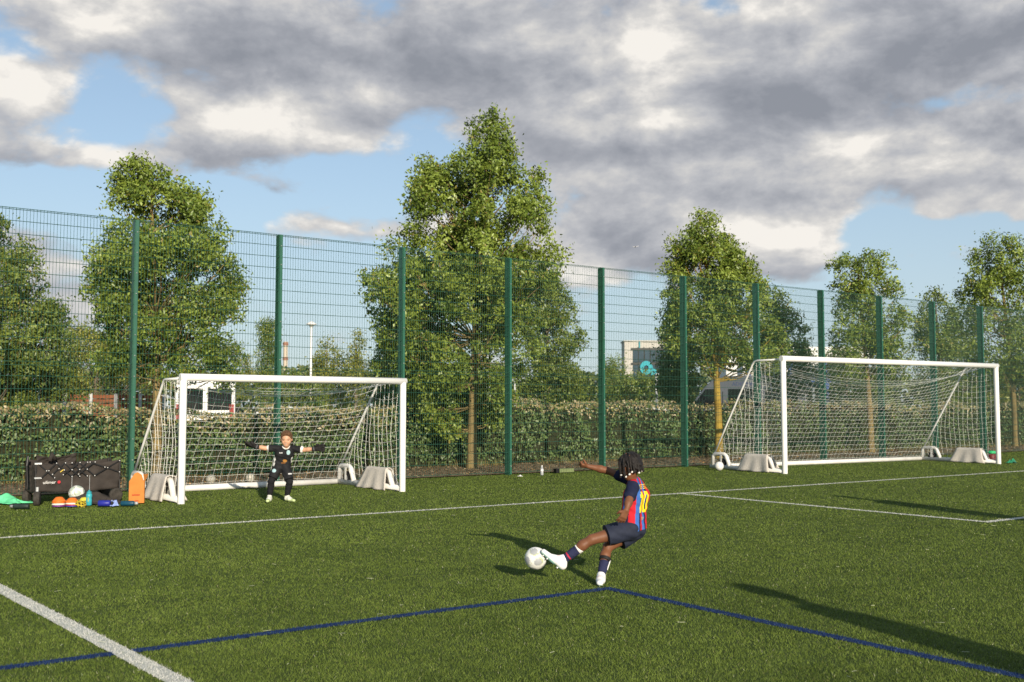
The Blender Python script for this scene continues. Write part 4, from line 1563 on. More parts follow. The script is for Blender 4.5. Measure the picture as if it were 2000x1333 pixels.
hxE = head(b, e_k['head'], (0.10, -0.97, -0.20), 1.04)
for s_ in 'LR':
    b.chain([e_k['sh' + s_], lerp(e_k['sh' + s_], e_k['el' + s_], 0.5), e_k['el' + s_], lerp(e_k['el' + s_], e_k['wr' + s_], 0.35), e_k['wr' + s_]], [0.038, 0.036, 0.030, 0.030, 0.022])
    hp, kn, an = e_k['hip' + s_], e_k['kn' + s_], e_k['an' + s_]
    b.chain([hp, lerp(hp, kn, 0.5), kn], [0.062, 0.052, 0.038])
    b.chain([kn, lerp(kn, an, 0.3) + v3((0, 0.008, 0)), lerp(kn, an, 0.7), an], [0.036, 0.036, 0.028, 0.024])
    b.cap(an, lerp(e_k['heel' + s_], e_k['toe' + s_], 0.4), 0.024, 0.022)
    hand(b, e_k['wr' + s_], e_k['hd' + s_], (0, -0.3, 1.0), 0.2, 0.25, 0.95)
part('body', b, M_skin_l, keep_, EB)
face_bits(keep_, EB, e_k['head'], *hxE, 1.04, (0.33, 0.12, 0.09), (0.16, 0.09, 0.05), 0.45)
BLK, CRE, WHT = (0.014, 0.014, 0.016), (0.36, 0.52, 0.55), (0.72, 0.70, 0.66)


def keep_cols(V, N):
    c = np.tile(np.array(BLK), (len(V), 1))
    rel = V - e_k['chest']
    x, y, z = rel @ lE, rel @ fE, rel @ uE      # x to the child's left
    front = y > 0.02
    c[front & (((x - 0.062) / 0.026) ** 2 + ((z - 0.018) / 0.034) ** 2 < 1)] = CRE
    c[front & (np.abs(x + 0.045) < 0.024) & (np.abs(z - 0.012 - 0.10 * (np.abs(x + 0.045) - 0.012)) < 0.006)] = (0.55, 0.55, 0.55)
    c[front & (((x - 0.012) / 0.030) ** 2 + ((z + 0.105) / 0.022) ** 2 < 1)] = (0.33, 0.15, 0.03)
    c[front & (((x + 0.010) / 0.034) ** 2 + ((z + 0.135) / 0.012) ** 2 < 1)] = (0.20, 0.09, 0.03)
    # collar and cuffs
    dn = np.linalg.norm(V - (e_k['neck'] + uE * 0.004), axis=1)
    c[dn < 0.061] = WHT
    for s_ in 'LR':
        d = e_k['el' + s_] - e_k['sh' + s_]
        L = np.linalg.norm(d)
        t = (V - e_k['sh' + s_]) @ (d / L) / L
        rr = np.linalg.norm(np.cross(V - e_k['sh' + s_], d / L), axis=1)
        c[(t > 0.70) & (rr < 0.08)] = WHT
    # white side piping
    c[(np.abs(x) > 0.095) & (z < -0.05) & (np.abs(y) < 0.030)] = WHT
    return c


s = Field(0.005, 0.022)
for q in (-1, 1):
    o_ = lE * 0.048 * q
    s.chain([e_k['pelvis'] + o_ * 1.1 + uE * 0.01, e_k['waist'] + o_, e_k['chest'] + o_ * 1.15, e_k['neck'] + o_ * 0.8 - uE * 0.045], [0.080, 0.076, 0.078, 0.054])
s.cap(lerp(e_k['shL'], e_k['shR'], 0.1), lerp(e_k['shL'], e_k['shR'], 0.9), 0.046, 0.046)
for s_ in 'LR':
    s.chain([e_k['sh' + s_], lerp(e_k['sh' + s_], e_k['el' + s_], 0.62)], [0.048, 0.054])
s.cap(e_k['neck'] - uE * 0.03, e_k['neck'] - uE * 0.004, 0.050, 0.046, 0.012)
part('shirt', s, M_kit, keep_, EB, keep_cols, cuts=[(e_k['pelvis'] + uE * 0.0, (0, 0, -1))], wrinkle=0.0028, wfreq=50)


def short_cols(V, N):
    c = np.tile(np.array(BLK), (len(V), 1))
    for s_, col, dx_, dz_ in (('R', CRE, -0.012, -0.055), ('L', (0.6, 0.6, 0.6), 0.02, -0.10)):
        p_ = e_k['hip' + s_]
        x, z = (V - p_) @ lE * 1.0, (V - p_)[:, 2]
        fr = (V - p_) @ fE > 0.02
        if s_ == 'R':
            c[fr & (((x + 0.045) / 0.028) ** 2 + ((z + 0.045) / 0.026) ** 2 < 1)] = col
        else:
            c[fr & (np.abs(x - 0.075) < 0.026) & (np.abs(z + 0.085) < 0.008)] = col
    return c


s = Field(0.005, 0.02)
for q in (-1, 1):
    s.cap(e_k['pelvis'] + lE * 0.042 * q - uE * 0.012, e_k['waist'] + lE * 0.04 * q - uE * 0.03, 0.080, 0.070)
for s_ in 'LR':
    hp, kn = e_k['hip' + s_], e_k['kn' + s_]
    s.chain([hp, lerp(hp, kn, 0.4), lerp(hp, kn, 0.86)], [0.076, 0.070, 0.068])
V_, F_ = s.mesh(wrinkle=0.003, wfreq=45)
V_ = trim(V_, F_, e_k['hipR'], e_k['knR'], 0.78)
V_ = trim(V_, F_, e_k['hipL'], e_k['knL'], 0.86)
link_mesh('shorts', np_mesh('shorts', V_ - v3(EB), F_, M_kit, short_cols(V_, None), True), keep_)
M_blacksock = mat('black_sock', (0.016, 0.016, 0.018), 0.85, var=0.2, scale=50, spec=0.1)
for s_, t0 in (('L', -0.02), ('R', -0.35)):
    hp, kn, an = e_k['hip' + s_], e_k['kn' + s_], e_k['an' + s_]
    f_ = Field(0.005, 0.014)
    f_.chain([kn + (kn - hp) * t0, kn, lerp(kn, an, 0.3) + v3((0, 0.008, 0)), lerp(kn, an, 0.7), lerp(kn, an, 1.05)], [0.051, 0.048, 0.048, 0.039, 0.034])
    part('sock', f_, M_blacksock, keep_, EB, wrinkle=0.001, wfreq=80)
    f_, ax_, u_, sd_ = boot(e_k['heel' + s_], e_k['toe' + s_], e_k['an' + s_], 0.004, 0.034)
    he = e_k['heel' + s_]
    LL = np.linalg.norm(e_k['toe' + s_] - he)

    def bc2(V, N, he=he, u_=u_, ax_=ax_, LL=LL):
        z = (V - he) @ u_
        x = (V - he) @ ax_
        c = np.tile(np.array((0.70, 0.70, 0.60)), (len(V), 1))
        c[(z < -0.006) | (x > LL * 0.72)] = (0.50, 0.60, 0.28)
        return c
    part('boot', f_, M_bootK, keep_, EB, bc2)
    g_f = Field(0.004, 0.008)
    w_, h_ = e_k['wr' + s_], e_k['hd' + s_]
    ax_ = (h_ - w_) / np.linalg.norm(h_ - w_)
    g_f.cap(w_ - ax_ * 0.035, w_ + ax_ * 0.015, 0.031, 0.030)
    hand(g_f, w_, h_ + ax_ * 0.03, (0, -0.25 if s_ == 'L' else -0.9, 1.0 if s_ == 'L' else 0.4), 0.15, 0.34, 1.5, 0.009)
    gl_o = part('glove', g_f, M_glove, keep_, EB)
    f_ = Field(0.004, 0.004)
    f_.cap(w_ - ax_ * 0.018, w_ - ax_ * 0.008, 0.0325, 0.0325)
    part('wrist_strap', f_, mat('grey_strap', (0.10, 0.10, 0.11), 0.7), gl_o, EB, cuts=[(w_ - ax_ * 0.026, -ax_), (w_ - ax_ * 0.002, ax_)])
hf2, hl2, hu2 = hxE
R2 = np.array([hf2, hl2, hu2])
f_ = Field(0.004, 0.02)
hc2 = e_k['head']
f_.ell(hc2 + hu2 * 0.034 - hf2 * 0.014, (0.102, 0.084, 0.086), R2)
f_.ell(hc2 + hu2 * 0.085 + hf2 * 0.048, (0.045, 0.056, 0.024), R2)
part('hair', f_, M_hairE, keep_, EB, cuts=[(hc2 + hf2 * 0.064 + hu2 * 0.045, hf2 * 0.80 - hu2 * 0.60)], wrinkle=0.004, wfreq=100)


# ---------------------------------------------------------------- two adults outside the right edge, whose shadows cross the turf
def standing_adult(label, x, y, face, H, shirt_c, short_c, arms):
    k = H / 1.75
    base = (x, y, 0.0)
    root = empty('person', base, 0, label, 'person', )
    f, l, u = basis((math.cos(face), math.sin(face), 0))
    B = v3(base)
    at = lambda a, b_, c_: B + f * a * k + l * b_ * k + u * c_ * k
    bd = Field(0.012, 0.035)
    for q in (-1, 1):
        bd.chain([at(0, 0.075 * q, 0.95), at(0, 0.06 * q, 1.10), at(0.01, 0.085 * q, 1.30), at(0, 0.05 * q, 1.43)], [0.10 * k, 0.095 * k, 0.10 * k, 0.07 * k])
    bd.cap(at(0, -0.17, 1.40), at(0, 0.17, 1.40), 0.055 * k, 0.055 * k)
    bd.cap(at(0, 0, 1.42), at(0.01, 0, 1.56), 0.055 * k, 0.052 * k)
    hx_ = head(bd, at(0.015, 0, 1.635), f, 1.12 * k)
    s = Field(0.012, 0.04)
    for q in (-1, 1):
        s.chain([at(0, 0.08 * q, 0.90), at(0, 0.07 * q, 1.10), at(0.01, 0.09 * q, 1.30), at(0, 0.07 * q, 1.41)], [0.118 * k, 0.112 * k, 0.112 * k, 0.075 * k])
    sh = Field(0.012, 0.04)
    for q in (-1, 1):
        ex, wx = arms
        p0, p1, p2 = at(0, 0.19 * q, 1.39), at(ex[0], (0.19 + ex[1]) * q, ex[2]), at(wx[0], (0.19 + wx[1]) * q, wx[2])
        bd.chain([p0, p1, p2], [0.052 * k, 0.042 * k, 0.030 * k])
        hand(bd, p2, p2 + (p2 - p1) * 0.3, f + u * 0.2, 0.5, 0.08, 1.5 * k)
        s.cap(p0, lerp(p0, p1, 0.7), 0.068 * k, 0.066 * k)
        bd.chain([at(0, 0.09 * q, 0.90), at(0.015, 0.10 * q, 0.48), at(-0.02, 0.105 * q, 0.30), at(-0.01, 0.11 * q, 0.08)], [0.095 * k, 0.062 * k, 0.058 * k, 0.038 * k])
        sh.chain([at(0, 0.09 * q, 0.92), at(0.01, 0.10 * q, 0.52)], [0.115 * k, 0.105 * k])
        bt_, _, _, _ = boot(at(-0.07, 0.11 * q, 0.045), at(0.19, 0.13 * q, 0.045), at(-0.01, 0.11 * q, 0.10), 0.008, 0.046 * k)
        part('shoe', bt_, M_whiteplastic, root, base)
    part('body', bd, M_skin_l, root, base)
    part('shirt', s, mat('adult_shirt', shirt_c, 0.8, scale=30), root, base, cuts=[(at(0, 0, 0.86), (0, 0, -1))], wrinkle=0.004, wfreq=30)
    part('shorts', sh, mat('adult_shorts', short_c, 0.8, scale=30), root, base, cuts=[(at(0, 0, 0.50), (0, 0, -1)), (at(0, 0, 1.02), (0, 0, 1))], wrinkle=0.004, wfreq=30)
    hr = Field(0.010, 0.03)
    hr.ell(at(-0.005, 0, 1.675), (0.112 * k, 0.098 * k, 0.098 * k), np.array(hx_))
    part('hair', hr, M_hairE, root, base, cuts=[(at(0.07, 0, 1.66), hx_[0] * 0.8 - hx_[2] * 0.6)], wrinkle=0.004, wfreq=60)
    return root


tdx, tdy = math.sin(SUN_AZ), math.cos(SUN_AZ)
standing_adult('adult in dark top beyond the right edge whose shadow crosses near the kicker', 1.76 + tdx * 5.85, 8.14 + tdy * 5.85, 0.85, 1.74, (0.03, 0.04, 0.08), (0.03, 0.03, 0.035), ((0.05, 0.07, 1.12), (0.14, -0.02, 0.95)))
standing_adult('adult in grey top beyond the right edge whose shadow crosses the white corner', 5.03 + tdx * 5.95, 16.41 + tdy * 5.95, 2.6, 1.76, (0.20, 0.20, 0.22), (0.03, 0.03, 0.035), ((0.02, 0.05, 1.12), (0.10, 0.04, 0.86)))
# ================================================================ balls
M_ball = mat('ball_skin', (1, 1, 1), 0.42, var=0.03, attr=True, spec=0.4)
PHI = (1 + 5 ** 0.5) / 2
ICO = np.array([(0, a, b * PHI) for a in (-1, 1) for b in (-1, 1)] + [(a, b * PHI, 0) for a in (-1, 1) for b in (-1, 1)] + [(b * PHI, 0, a) for a in (-1, 1) for b in (-1, 1)])
ICO = ICO / np.linalg.norm(ICO, axis=1, keepdims=True)


def ball(label, loc, r, pal, seed=0, group='footballs lying about the pitch'):
    R = np.random.default_rng(seed)
    nu, nv = 56, 32
    V = []
    for j in range(nv + 1):
        ph = math.pi * j / nv
        for i in range(nu):
            th = 2 * math.pi * i / nu
            V.append((math.sin(ph) * math.cos(th), math.sin(ph) * math.sin(th), math.cos(ph)))
    V = np.array(V)
    F = [(j * nu + i, (j + 1) * nu + i, (j + 1) * nu + (i + 1) % nu, j * nu + (i + 1) % nu) for j in range(nv) for i in range(nu)]
    q, _ = np.linalg.qr(R.normal(size=(3, 3)))
    D_ = ICO @ q
    dots = V @ D_.T
    srt = np.sort(dots, 1)
    best = dots.argmax(1)
    ang = np.arccos(np.clip(srt[:, -1], -1, 1))
    c = np.tile(np.array(pal[0]), (len(V), 1))
    swirl = np.sin(5 * ang * 3 + best * 1.7 + 4 * np.arctan2(V @ q[:, 0], V @ q[:, 1]))
    c[(ang < 0.36)] = pal[1]
    c[(ang > 0.36) & (ang < 0.52) & (swirl > 0.45)] = pal[2]
    rr = np.full(len(V), r)
    seam_ = np.abs(srt[:, -1] - srt[:, -2]) < 0.03
    rr[seam_] -= r * 0.012
    o = empty('football', loc, 0, label, 'ball', group)
    link_mesh('ball_skin', np_mesh('ball_skin', V * rr[:, None], np.array(F), M_ball, c, True), o)
    mb = MB()
    mb.lathe([(0.0035, -0.001), (0.0035, 0.0012)], 8, tuple(q[:, 2] * r), tuple(q[:, 2]))
    mb.build('valve', M_tyre, o)
    return o


WB = ((0.78, 0.77, 0.73), (0.36, 0.37, 0.38), (0.46, 0.50, 0.30))
WG = ((0.78, 0.77, 0.72), (0.42, 0.48, 0.40), (0.30, 0.34, 0.26))
WT = ((0.50, 0.46, 0.38), (0.42, 0.40, 0.34), (0.36, 0.33, 0.28))
WW = ((0.78, 0.77, 0.74), (0.70, 0.69, 0.66), (0.55, 0.55, 0.53))
ball('white football in the air at the kicker\'s boot', (0.186, 8.30, 0.183), 0.088, WB, 4)
ball('white football leaning on the black wagon', (-6.14, 14.86, 0.165), 0.108, WG, 6)
ball('white football beside the left wheel of the larger goal', (4.53, 23.0, 0.098), 0.098, WW, 8)
ball('dirty pale football behind the net, nearest to the left upright', (-5.42, 18.95, 0.085), 0.085, WT, 10)
ball('dirty pale football behind the net, left of the goalkeeper', (-4.80, 19.30, 0.085), 0.085, WT, 12)

# ================================================================ folding wagon
M_canvas = mat('black_canvas', (0.032, 0.027, 0.024), 0.85, col2=(0.055, 0.046, 0.040), scale=6, bump=0.5, bscale=35, spec=0.2)
M_frame = mat('wagon_frame', (0.006, 0.006, 0.007), 0.45, var=0.2, spec=0.4)
M_rivet = mat('white_rivet', (0.70, 0.70, 0.68), 0.4, var=0.05)
M_wagonhub = mat('wagon_hub', (0.16, 0.14, 0.12), 0.7, var=0.2)
M_tyre2 = mat('dusty_tyre', (0.045, 0.040, 0.034), 0.9, var=0.4, scale=20)
wag = empty('folding_wagon', (-6.66, 14.72, 0), rad(39), 'black canvas folding wagon with criss-cross frame at the left', 'wagon')
WL, WWd = 1.16, 0.50


def wall(name, p0, p1, h0, h1, bow=0.03):
    p0, p1 = Vector(p0), Vector(p1)
    d = (p1 - p0)
    nrm = Vector((d.y, -d.x, 0)).normalized()
    V, F = [], []
    nu, nv = 26, 12
    for j in range(nv + 1):
        for i in range(nu + 1):
            u, v = i / nu, j / nv
            sagz = -0.050 * math.sin(math.pi * u) * v + 0.02 * (u - 0.5) * v
            off = -bow * math.sin(math.pi * u) * math.sin(math.pi * v) + 0.014 * math.sin(13 * u + 7 * v) * math.sin(9 * v + 4 * u) + 0.008 * math.sin(31 * u - 11 * v)
            q = p0 + d * u + nrm * off
            V.append((q.x, q.y, h0 - 0.03 * math.sin(math.pi * u) * (1 - v) + (h1 - h0) * v + sagz))
    for j in range(nv):
        for i in range(nu):
            a = j * (nu + 1) + i
            F.append((a, a + 1, a + nu + 2, a + nu + 1))
    o = MB().add(V, F).build(name, M_canvas, wag, smooth=True)
    so_ = o.modifiers.new('thickness', 'SOLIDIFY')
    so_.thickness = 0.006
    return o


front = wall('side_panel', (0, 0, 0), (WL, 0, 0), 0.20, 0.60)
wall('side_panel', (WL, WWd, 0), (0, WWd, 0), 0.20, 0.62)
wall('end_panel', (0, WWd, 0), (0, 0, 0), 0.20, 0.60)
wall('end_panel', (WL, 0, 0), (WL, WWd, 0), 0.20, 0.62)
MB().box((WL / 2, WWd / 2, 0.195), (WL - 0.02, WWd - 0.02, 0.02)).build('floor_panel', M_canvas, wag)
for x, y in ((0, 0), (0, WWd), (WL, 0), (WL, WWd)):
    MB().tube([(x, y, 0.12), (x, y, 0.62)], 0.013, 8).build('corner_post', M_frame, wag)
# scissor bars and rivets over the front panel
zt, zb = 0.585, 0.40
riv = []
xs = [0.24 + 0.105 * i for i in range(6)]


def bar(x0, z0, x1, z1, yy=-0.030):
    d = Vector((x1 - x0, 0, z1 - z0))
    MB().box(((x0 + x1) / 2, yy, (z0 + z1) / 2), (d.length, 0.006, 0.016), Matrix.Rotation(-math.atan2(d.z, d.x), 3, 'Y')).build('scissor_bar', M_frame, wag)


bars = [(0.02, zt, 0.24, zb - 0.02), (0.06, zb - 0.02, 0.26, zt), (0.21, zb + 0.03, 0.38, zt)]
for i in range(4):
    bars.append((0.26 + 0.105 * i, zt - 0.002, 0.26 + 0.105 * i + 0.215, zb - 0.01))
    if i > 0:
        bars.append((0.26 + 0.105 * i - 0.01, zb - 0.01 + 0.03 * (i % 2), 0.26 + 0.105 * i + 0.215, zt))
bars += [(0.72, zt, 1.14, zb + 0.03), (0.80, zb, 1.14, zt + 0.01)]
rv = []
for i, (a, b_, c, d) in enumerate(bars):
    bar(a, b_, c, d, -0.036 if i % 2 else -0.030)
    rv += [(a, b_), ((a + c) / 2, (b_ + d) / 2), (c, d)]
rm = MB().lathe([(0.008, 0), (0.007, 0.005), (0.003, 0.007)], 8, (0, 0, 0), (0, -1, 0)).mesh('rivet', M_rivet, True)
seen = []
for x, z in rv:
    if any(abs(x - a) < 0.03 and abs(z - b_) < 0.03 for a, b_ in seen):
        continue
    seen.append((x, z))
    link_mesh('rivet', rm, wag, (x, -0.041, z))
for z in (0.585, 0.385):
    MB().box((0.02, -0.022, z), (0.09, 0.03, 0.022)).build('frame_joint', M_rivet if z > 0.5 else M_hub, wag)


def wheel(name, parent, loc, r, w_, axis_rz, tyre_m, hub_m):
    t_ = MB().lathe([(r * 0.62, -w_), (r * 0.93, -w_), (r, -w_ * 0.6), (r, w_ * 0.6), (r * 0.93, w_), (r * 0.62, w_)], 20, (0, 0, 0), (0, 1, 0))
    o = t_.build(name, tyre_m, parent, smooth=True, loc=loc, rot=(0, 0, axis_rz))
    hb = MB()
    hb.lathe([(r * 0.22, -w_ * 0.9), (r * 0.22, w_ * 0.9)], 10, (0, 0, 0), (0, 1, 0))
    for i in range(5):
        a = 2 * math.pi * i / 5
        hb.tube([(0, 0, 0), (math.cos(a) * r * 0.64, 0, math.sin(a) * r * 0.64)], r * 0.09, 5)
    hb.build('hub', hub_m, o)
    return o


for (x, y, rz_) in ((0.02, -0.02, 1.15), (0.02, WWd, 1.0), (WL - 0.06, -0.03, 0.1), (WL - 0.06, WWd, 0.1)):
    wheel('wheel', wag, (x, y, 0.098), 0.098, 0.04 if x < 0.5 else 0.03, rz_, M_tyre2, M_wagonhub)
MB().tube([(0.02, -0.02, 0.2), (0.02, -0.02, 0.26)], 0.02, 8).build('caster', M_hub, wag)
MB().tube([(-0.05, 0.2, 0.25), (-0.07, 0.2, 0.55), (-0.05, 0.22, 0.68)], 0.016, 8).build('pull_handle', M_frame, wag)
hood = wall('folded_canopy', (0.10, WWd * 0.75, 0), (0.66, WWd * 0.85, 0), 0.55, 0.70, 0.08)
MB().tube([(0.26, 0.30, 0.6), (0.29, 0.31, 0.70), (0.34, 0.33, 0.62)], 0.035, 8).build('rolled_cover', M_canvas, wag, smooth=True)
for x in (0.475, 0.72):
    MB().tube([(x, -0.04, zb), (x, -0.045, 0.19)], 0.003, 5).build('cord', M_hub, wag)


def text_part(name, body, m, parent, loc, rot, size, extrude=0.001):
    cu = bpy.data.curves.new(name, 'FONT')
    cu.body = body
    cu.size = size
    cu.extrude = extrude
    cu.align_x = 'CENTER'
    cu.align_y = 'CENTER'
    tmp = bpy.data.objects.new(name, cu)
    COL.objects.link(tmp)
    dg = bpy.context.evaluated_depsgraph_get()
    me = bpy.data.meshes.new_from_object(tmp.evaluated_get(dg))
    bpy.data.objects.remove(tmp)
    me.materials.clear()
    me.materials.append(m)
    return link_mesh(name, me, parent, loc, rot)


M_prw = mat('white_print', (0.75, 0.73, 0.70), 0.7, var=0.03)
M_prr = mat('red_print', (0.45, 0.03, 0.04), 0.7, var=0.05)
text_part('lettering', 'uilimer', M_prw, wag, (0.175, -0.026, 0.318), (math.pi / 2, 0, 0), 0.062)
MB().lathe([(0.022, 0), (0.022, 0.003)], 14, (0.305, -0.024, 0.318), (0, -1, 0)).build('logo_dot', M_prr, wag)
MB().box((0.335, -0.040, 0.475), (0.055, 0.002, 0.014), Matrix.Rotation(rad(-38), 3, 'Y')).build('warning_label', mat('yellow_label', (0.55, 0.40, 0.06), 0.6), wag)


# ================================================================ kit on the turf by the wagon
def cloth_heap(name, label, cat, loc, size, m, seed, peaks=5, rz=0):
    R = np.random.default_rng(seed)
    nu, nv = 60, 40
    pk = [(R.uniform(-0.6, 0.6), R.uniform(-0.6, 0.6), R.uniform(0.25, 0.5), R.uniform(0.5, 1.0)) for _ in range(peaks)]
    V, F = [], []
    for j in range(nv + 1):
        for i in range(nu + 1):
            x, y = i / nu * 2 - 1, j / nv * 2 - 1
            r_ = math.hypot(x, y)
            edge = 1 + 0.18 * math.sin(5 * math.atan2(y, x) + seed) + 0.10 * math.sin(11 * math.atan2(y, x))
            h = sum(w_ * math.exp(-((x - a) ** 2 + (y - b_) ** 2) / s_ ** 2) for a, b_, s_, w_ in pk)
            h *= max(0, 1 - (r_ / 1.15) ** 3)
            h += 0.10 * math.sin(9 * x + 5 * y + seed) * math.sin(8 * y - 4 * x) * max(0, 1 - r_ * 0.7) + 0.06 * math.sin(17 * x - 9 * y)
            k = edge if r_ > 0.5 else 1
            V.append((x * k * size[0] * 0.5, y * k * size[1] * 0.5, max(0.02, 0.03 + h * size[2] * 0.6)))
    for j in range(nv):
        for i in range(nu):
            a = j * (nu + 1) + i
            x, y = (i + 0.5) / nu * 2 - 1, (j + 0.5) / nv * 2 - 1
            if math.hypot(x, y) < 1.0:
                F.append((a, a + 1, a + nu + 2, a + nu + 1))
    o = MB().add(V, F).build(name, m, None, smooth=True, loc=loc, rot=(0, 0, rz))
    so_ = o.modifiers.new('thickness', 'SOLIDIFY')
    so_.thickness = 0.006
    return tag(o, label, cat)


cloth_heap('training_bib', 'crumpled mint green training bibs on the turf at the left edge', 'bibs', (-7.10, 14.95, 0), (0.56, 0.40, 0.10), mat('mint_cloth', (0.13, 0.60, 0.30), 0.8, var=0.15, scale=8), 3, 6, 0.2)
cloth_heap('jacket', 'black jacket lying on the turf in front of the wagon', 'jacket', (-5.92, 14.86, 0), (0.80, 0.34, 0.20), M_canvas, 5, 5, 0.55)


def lying_bottle(name, label, loc, rz, L, r, body_m, cap_m, cap_len=0.05, cat='bottle'):
    o = empty(name, loc, rz, label, cat)
    MB().lathe([(r * 0.8, 0), (r, 0.01), (r, L * 0.72), (r * 0.75, L * 0.80), (r * 0.6, L * 0.82)], 18, (0, 0, r + 0.02), (1, 0, 0)).build('bottle_body', body_m, o, smooth=True)
    MB().lathe([(r * 0.62, L * 0.82), (r * 0.62, L * 0.95), (r * 0.35, L)], 14, (0, 0, r + 0.02), (1, 0, 0)).build('cap', cap_m, o, smooth=True)
    return o


M_dkbot = mat('dark_green_bottle', (0.022, 0.035, 0.030), 0.4, var=0.2)
M_grey = mat('grey_plastic', (0.20, 0.21, 0.22), 0.5)
lying_bottle('water_bottle', 'dark drinks bottle with grey cap lying on the turf left of the cones', (-6.46, 14.10, 0), rad(178), 0.26, 0.032, M_dkbot, M_grey)
lying_bottle('water_bottle', 'royal blue bottle lying on the turf', (-5.66, 14.42, 0), rad(8), 0.20, 0.042, mat('royal_blue', (0.02, 0.025, 0.26), 0.4, var=0.1), M_frame)
lying_bottle('water_bottle', 'dark teal bottle lying nearest to the orange box', (-5.38, 14.50, 0), rad(5), 0.23, 0.034, mat('dark_teal', (0.008, 0.055, 0.095), 0.35, var=0.15), M_hub)
cloth_heap('crumpled_wrapper', 'pale blue crumpled bag between the two lying bottles', 'bag', (-5.46, 14.46, 0.0), (0.13, 0.12, 0.12), mat('pale_blue', (0.25, 0.33, 0.62), 0.5, var=0.3, scale=25), 9, 4)
tb = empty('water_bottle', (-5.86, 14.60, 0), 0, 'standing turquoise bottle in front of the wagon', 'bottle')
MB().lathe([(0.034, 0.018), (0.040, 0.024), (0.040, 0.10), (0.036, 0.115), (0.040, 0.13), (0.040, 0.165), (0.030, 0.185)], 20).build('bottle_body', mat('turquoise', (0.045, 0.36, 0.42), 0.35, var=0.06), tb, smooth=True)
MB().lathe([(0.031, 0.185), (0.034, 0.19), (0.034, 0.205), (0.014, 0.21), (0.014, 0.228)], 16).build('cap', mat('turquoise_cap', (0.035, 0.28, 0.33), 0.4), tb, smooth=True)
MB().box((0.006, -0.0405, 0.10), (0.012, 0.004, 0.06)).build('print', mat('bottle_print', (0.35, 0.45, 0.12), 0.5), tb)
COL_OR, COL_WH, COL_PU, COL_YE, COL_BL = (0.72, 0.17, 0.02), (0.75, 0.72, 0.60), (0.16, 0.035, 0.20), (0.68, 0.58, 0.06), (0.06, 0.05, 0.30)
M_disc = {n: mat('cone_' + n, c, 0.45, var=0.05, spec=0.4) for n, c in (('orange', COL_OR), ('white', COL_WH), ('purple', COL_PU), ('yellow', COL_YE), ('blue', COL_BL), ('red', (0.42, 0.03, 0.05)))}


def cone_stack(label, loc, seq):
    z = 0.018
    for i, (cn_, dz) in enumerate(seq):
        o = MB().lathe([(0.088, 0), (0.092, 0.004), (0.086, 0.012), (0.045, 0.058), (0.030, 0.062), (0.026, 0.058)], 24, (0, 0, 0)).build('marker_cone', M_disc[cn_], None, smooth=True, loc=(loc[0] + random.uniform(-.003, .003), loc[1], z))
        tag(o, '%s marker cone, %s of the %s' % (cn_, ['lowest', 'second from the bottom', 'third from the bottom', 'topmost', 'topmost'][i if i < len(seq) - 1 else 3], label), 'cone', 'marker cones stacked by the wagon')
        z += dz


cone_stack('left cone stack', (-6.215, 14.46), [('purple', 0.022), ('white', 0.026), ('orange', 0.018), ('orange', 0.02)])
cone_stack('middle cone stack', (-6.035, 14.47), [('blue', 0.016), ('red', 0.016), ('white', 0.022), ('orange', 0.024)])
cone_stack('right cone stack', (-5.945, 14.66), [('yellow', 0.022), ('yellow', 0.022), ('yellow', 0.022)])
# goalkeeper glove, yellow and black
gf = Field(0.005, 0.012)
gb = v3((-5.93, 14.46, 0.045))
hand(gf, gb + v3((-0.05, -0.02, 0)), gb + v3((0.10, 0.02, 0)), (0.1, -0.3, 1), 0.5, 0.35, 1.5, 0.006)
gf.cap(gb + v3((-0.11, -0.035, 0.0)), gb + v3((-0.04, -0.015, 0.01)), 0.034, 0.036)


def glove_cols(V, N):
    c = np.tile(np.array((0.50, 0.38, 0.03)), (len(V), 1))
    c[np.sin(V[:, 0] * 160) + np.sin(V[:, 1] * 130 + V[:, 2] * 200) > 0.5] = (0.02, 0.02, 0.015)
    return c


gV, gF = gf.mesh(wrinkle=0.002, wfreq=70)
o = link_mesh('glove', np_mesh('glove', gV - gb, gF, mat('yellow_glove', (1, 1, 1), 0.8, attr=True), glove_cols(gV, None), True), None, tuple(gb))
tag(o, 'yellow and black goalkeeper glove lying by the cones', 'glove')

# orange cardboard box, torn open, leaning by the goal
M_box = mat('orange_card', (0.52, 0.195, 0.045), 0.75, var=0.10, scale=9, bump=0.2, bscale=40, spec=0.15)
M_boxin = mat('orange_card_inside', (0.40, 0.14, 0.03), 0.8, var=0.10)
M_boxpr = mat('red_box_print', (0.42, 0.07, 0.02), 0.75)
bx = empty('cardboard_box', (-5.34, 14.98, 0), rad(20), 'tall orange cardboard box with torn top beside the smaller goal', 'box')


def plate(name, poly, y0, y1, m, rotz=0.0, off=(0, 0, 0)):
    mb = MB().prism(poly, y0, y1)
    return mb.build(name, m, bx, loc=off, rot=(0, 0, rotz), bevel=0.002)


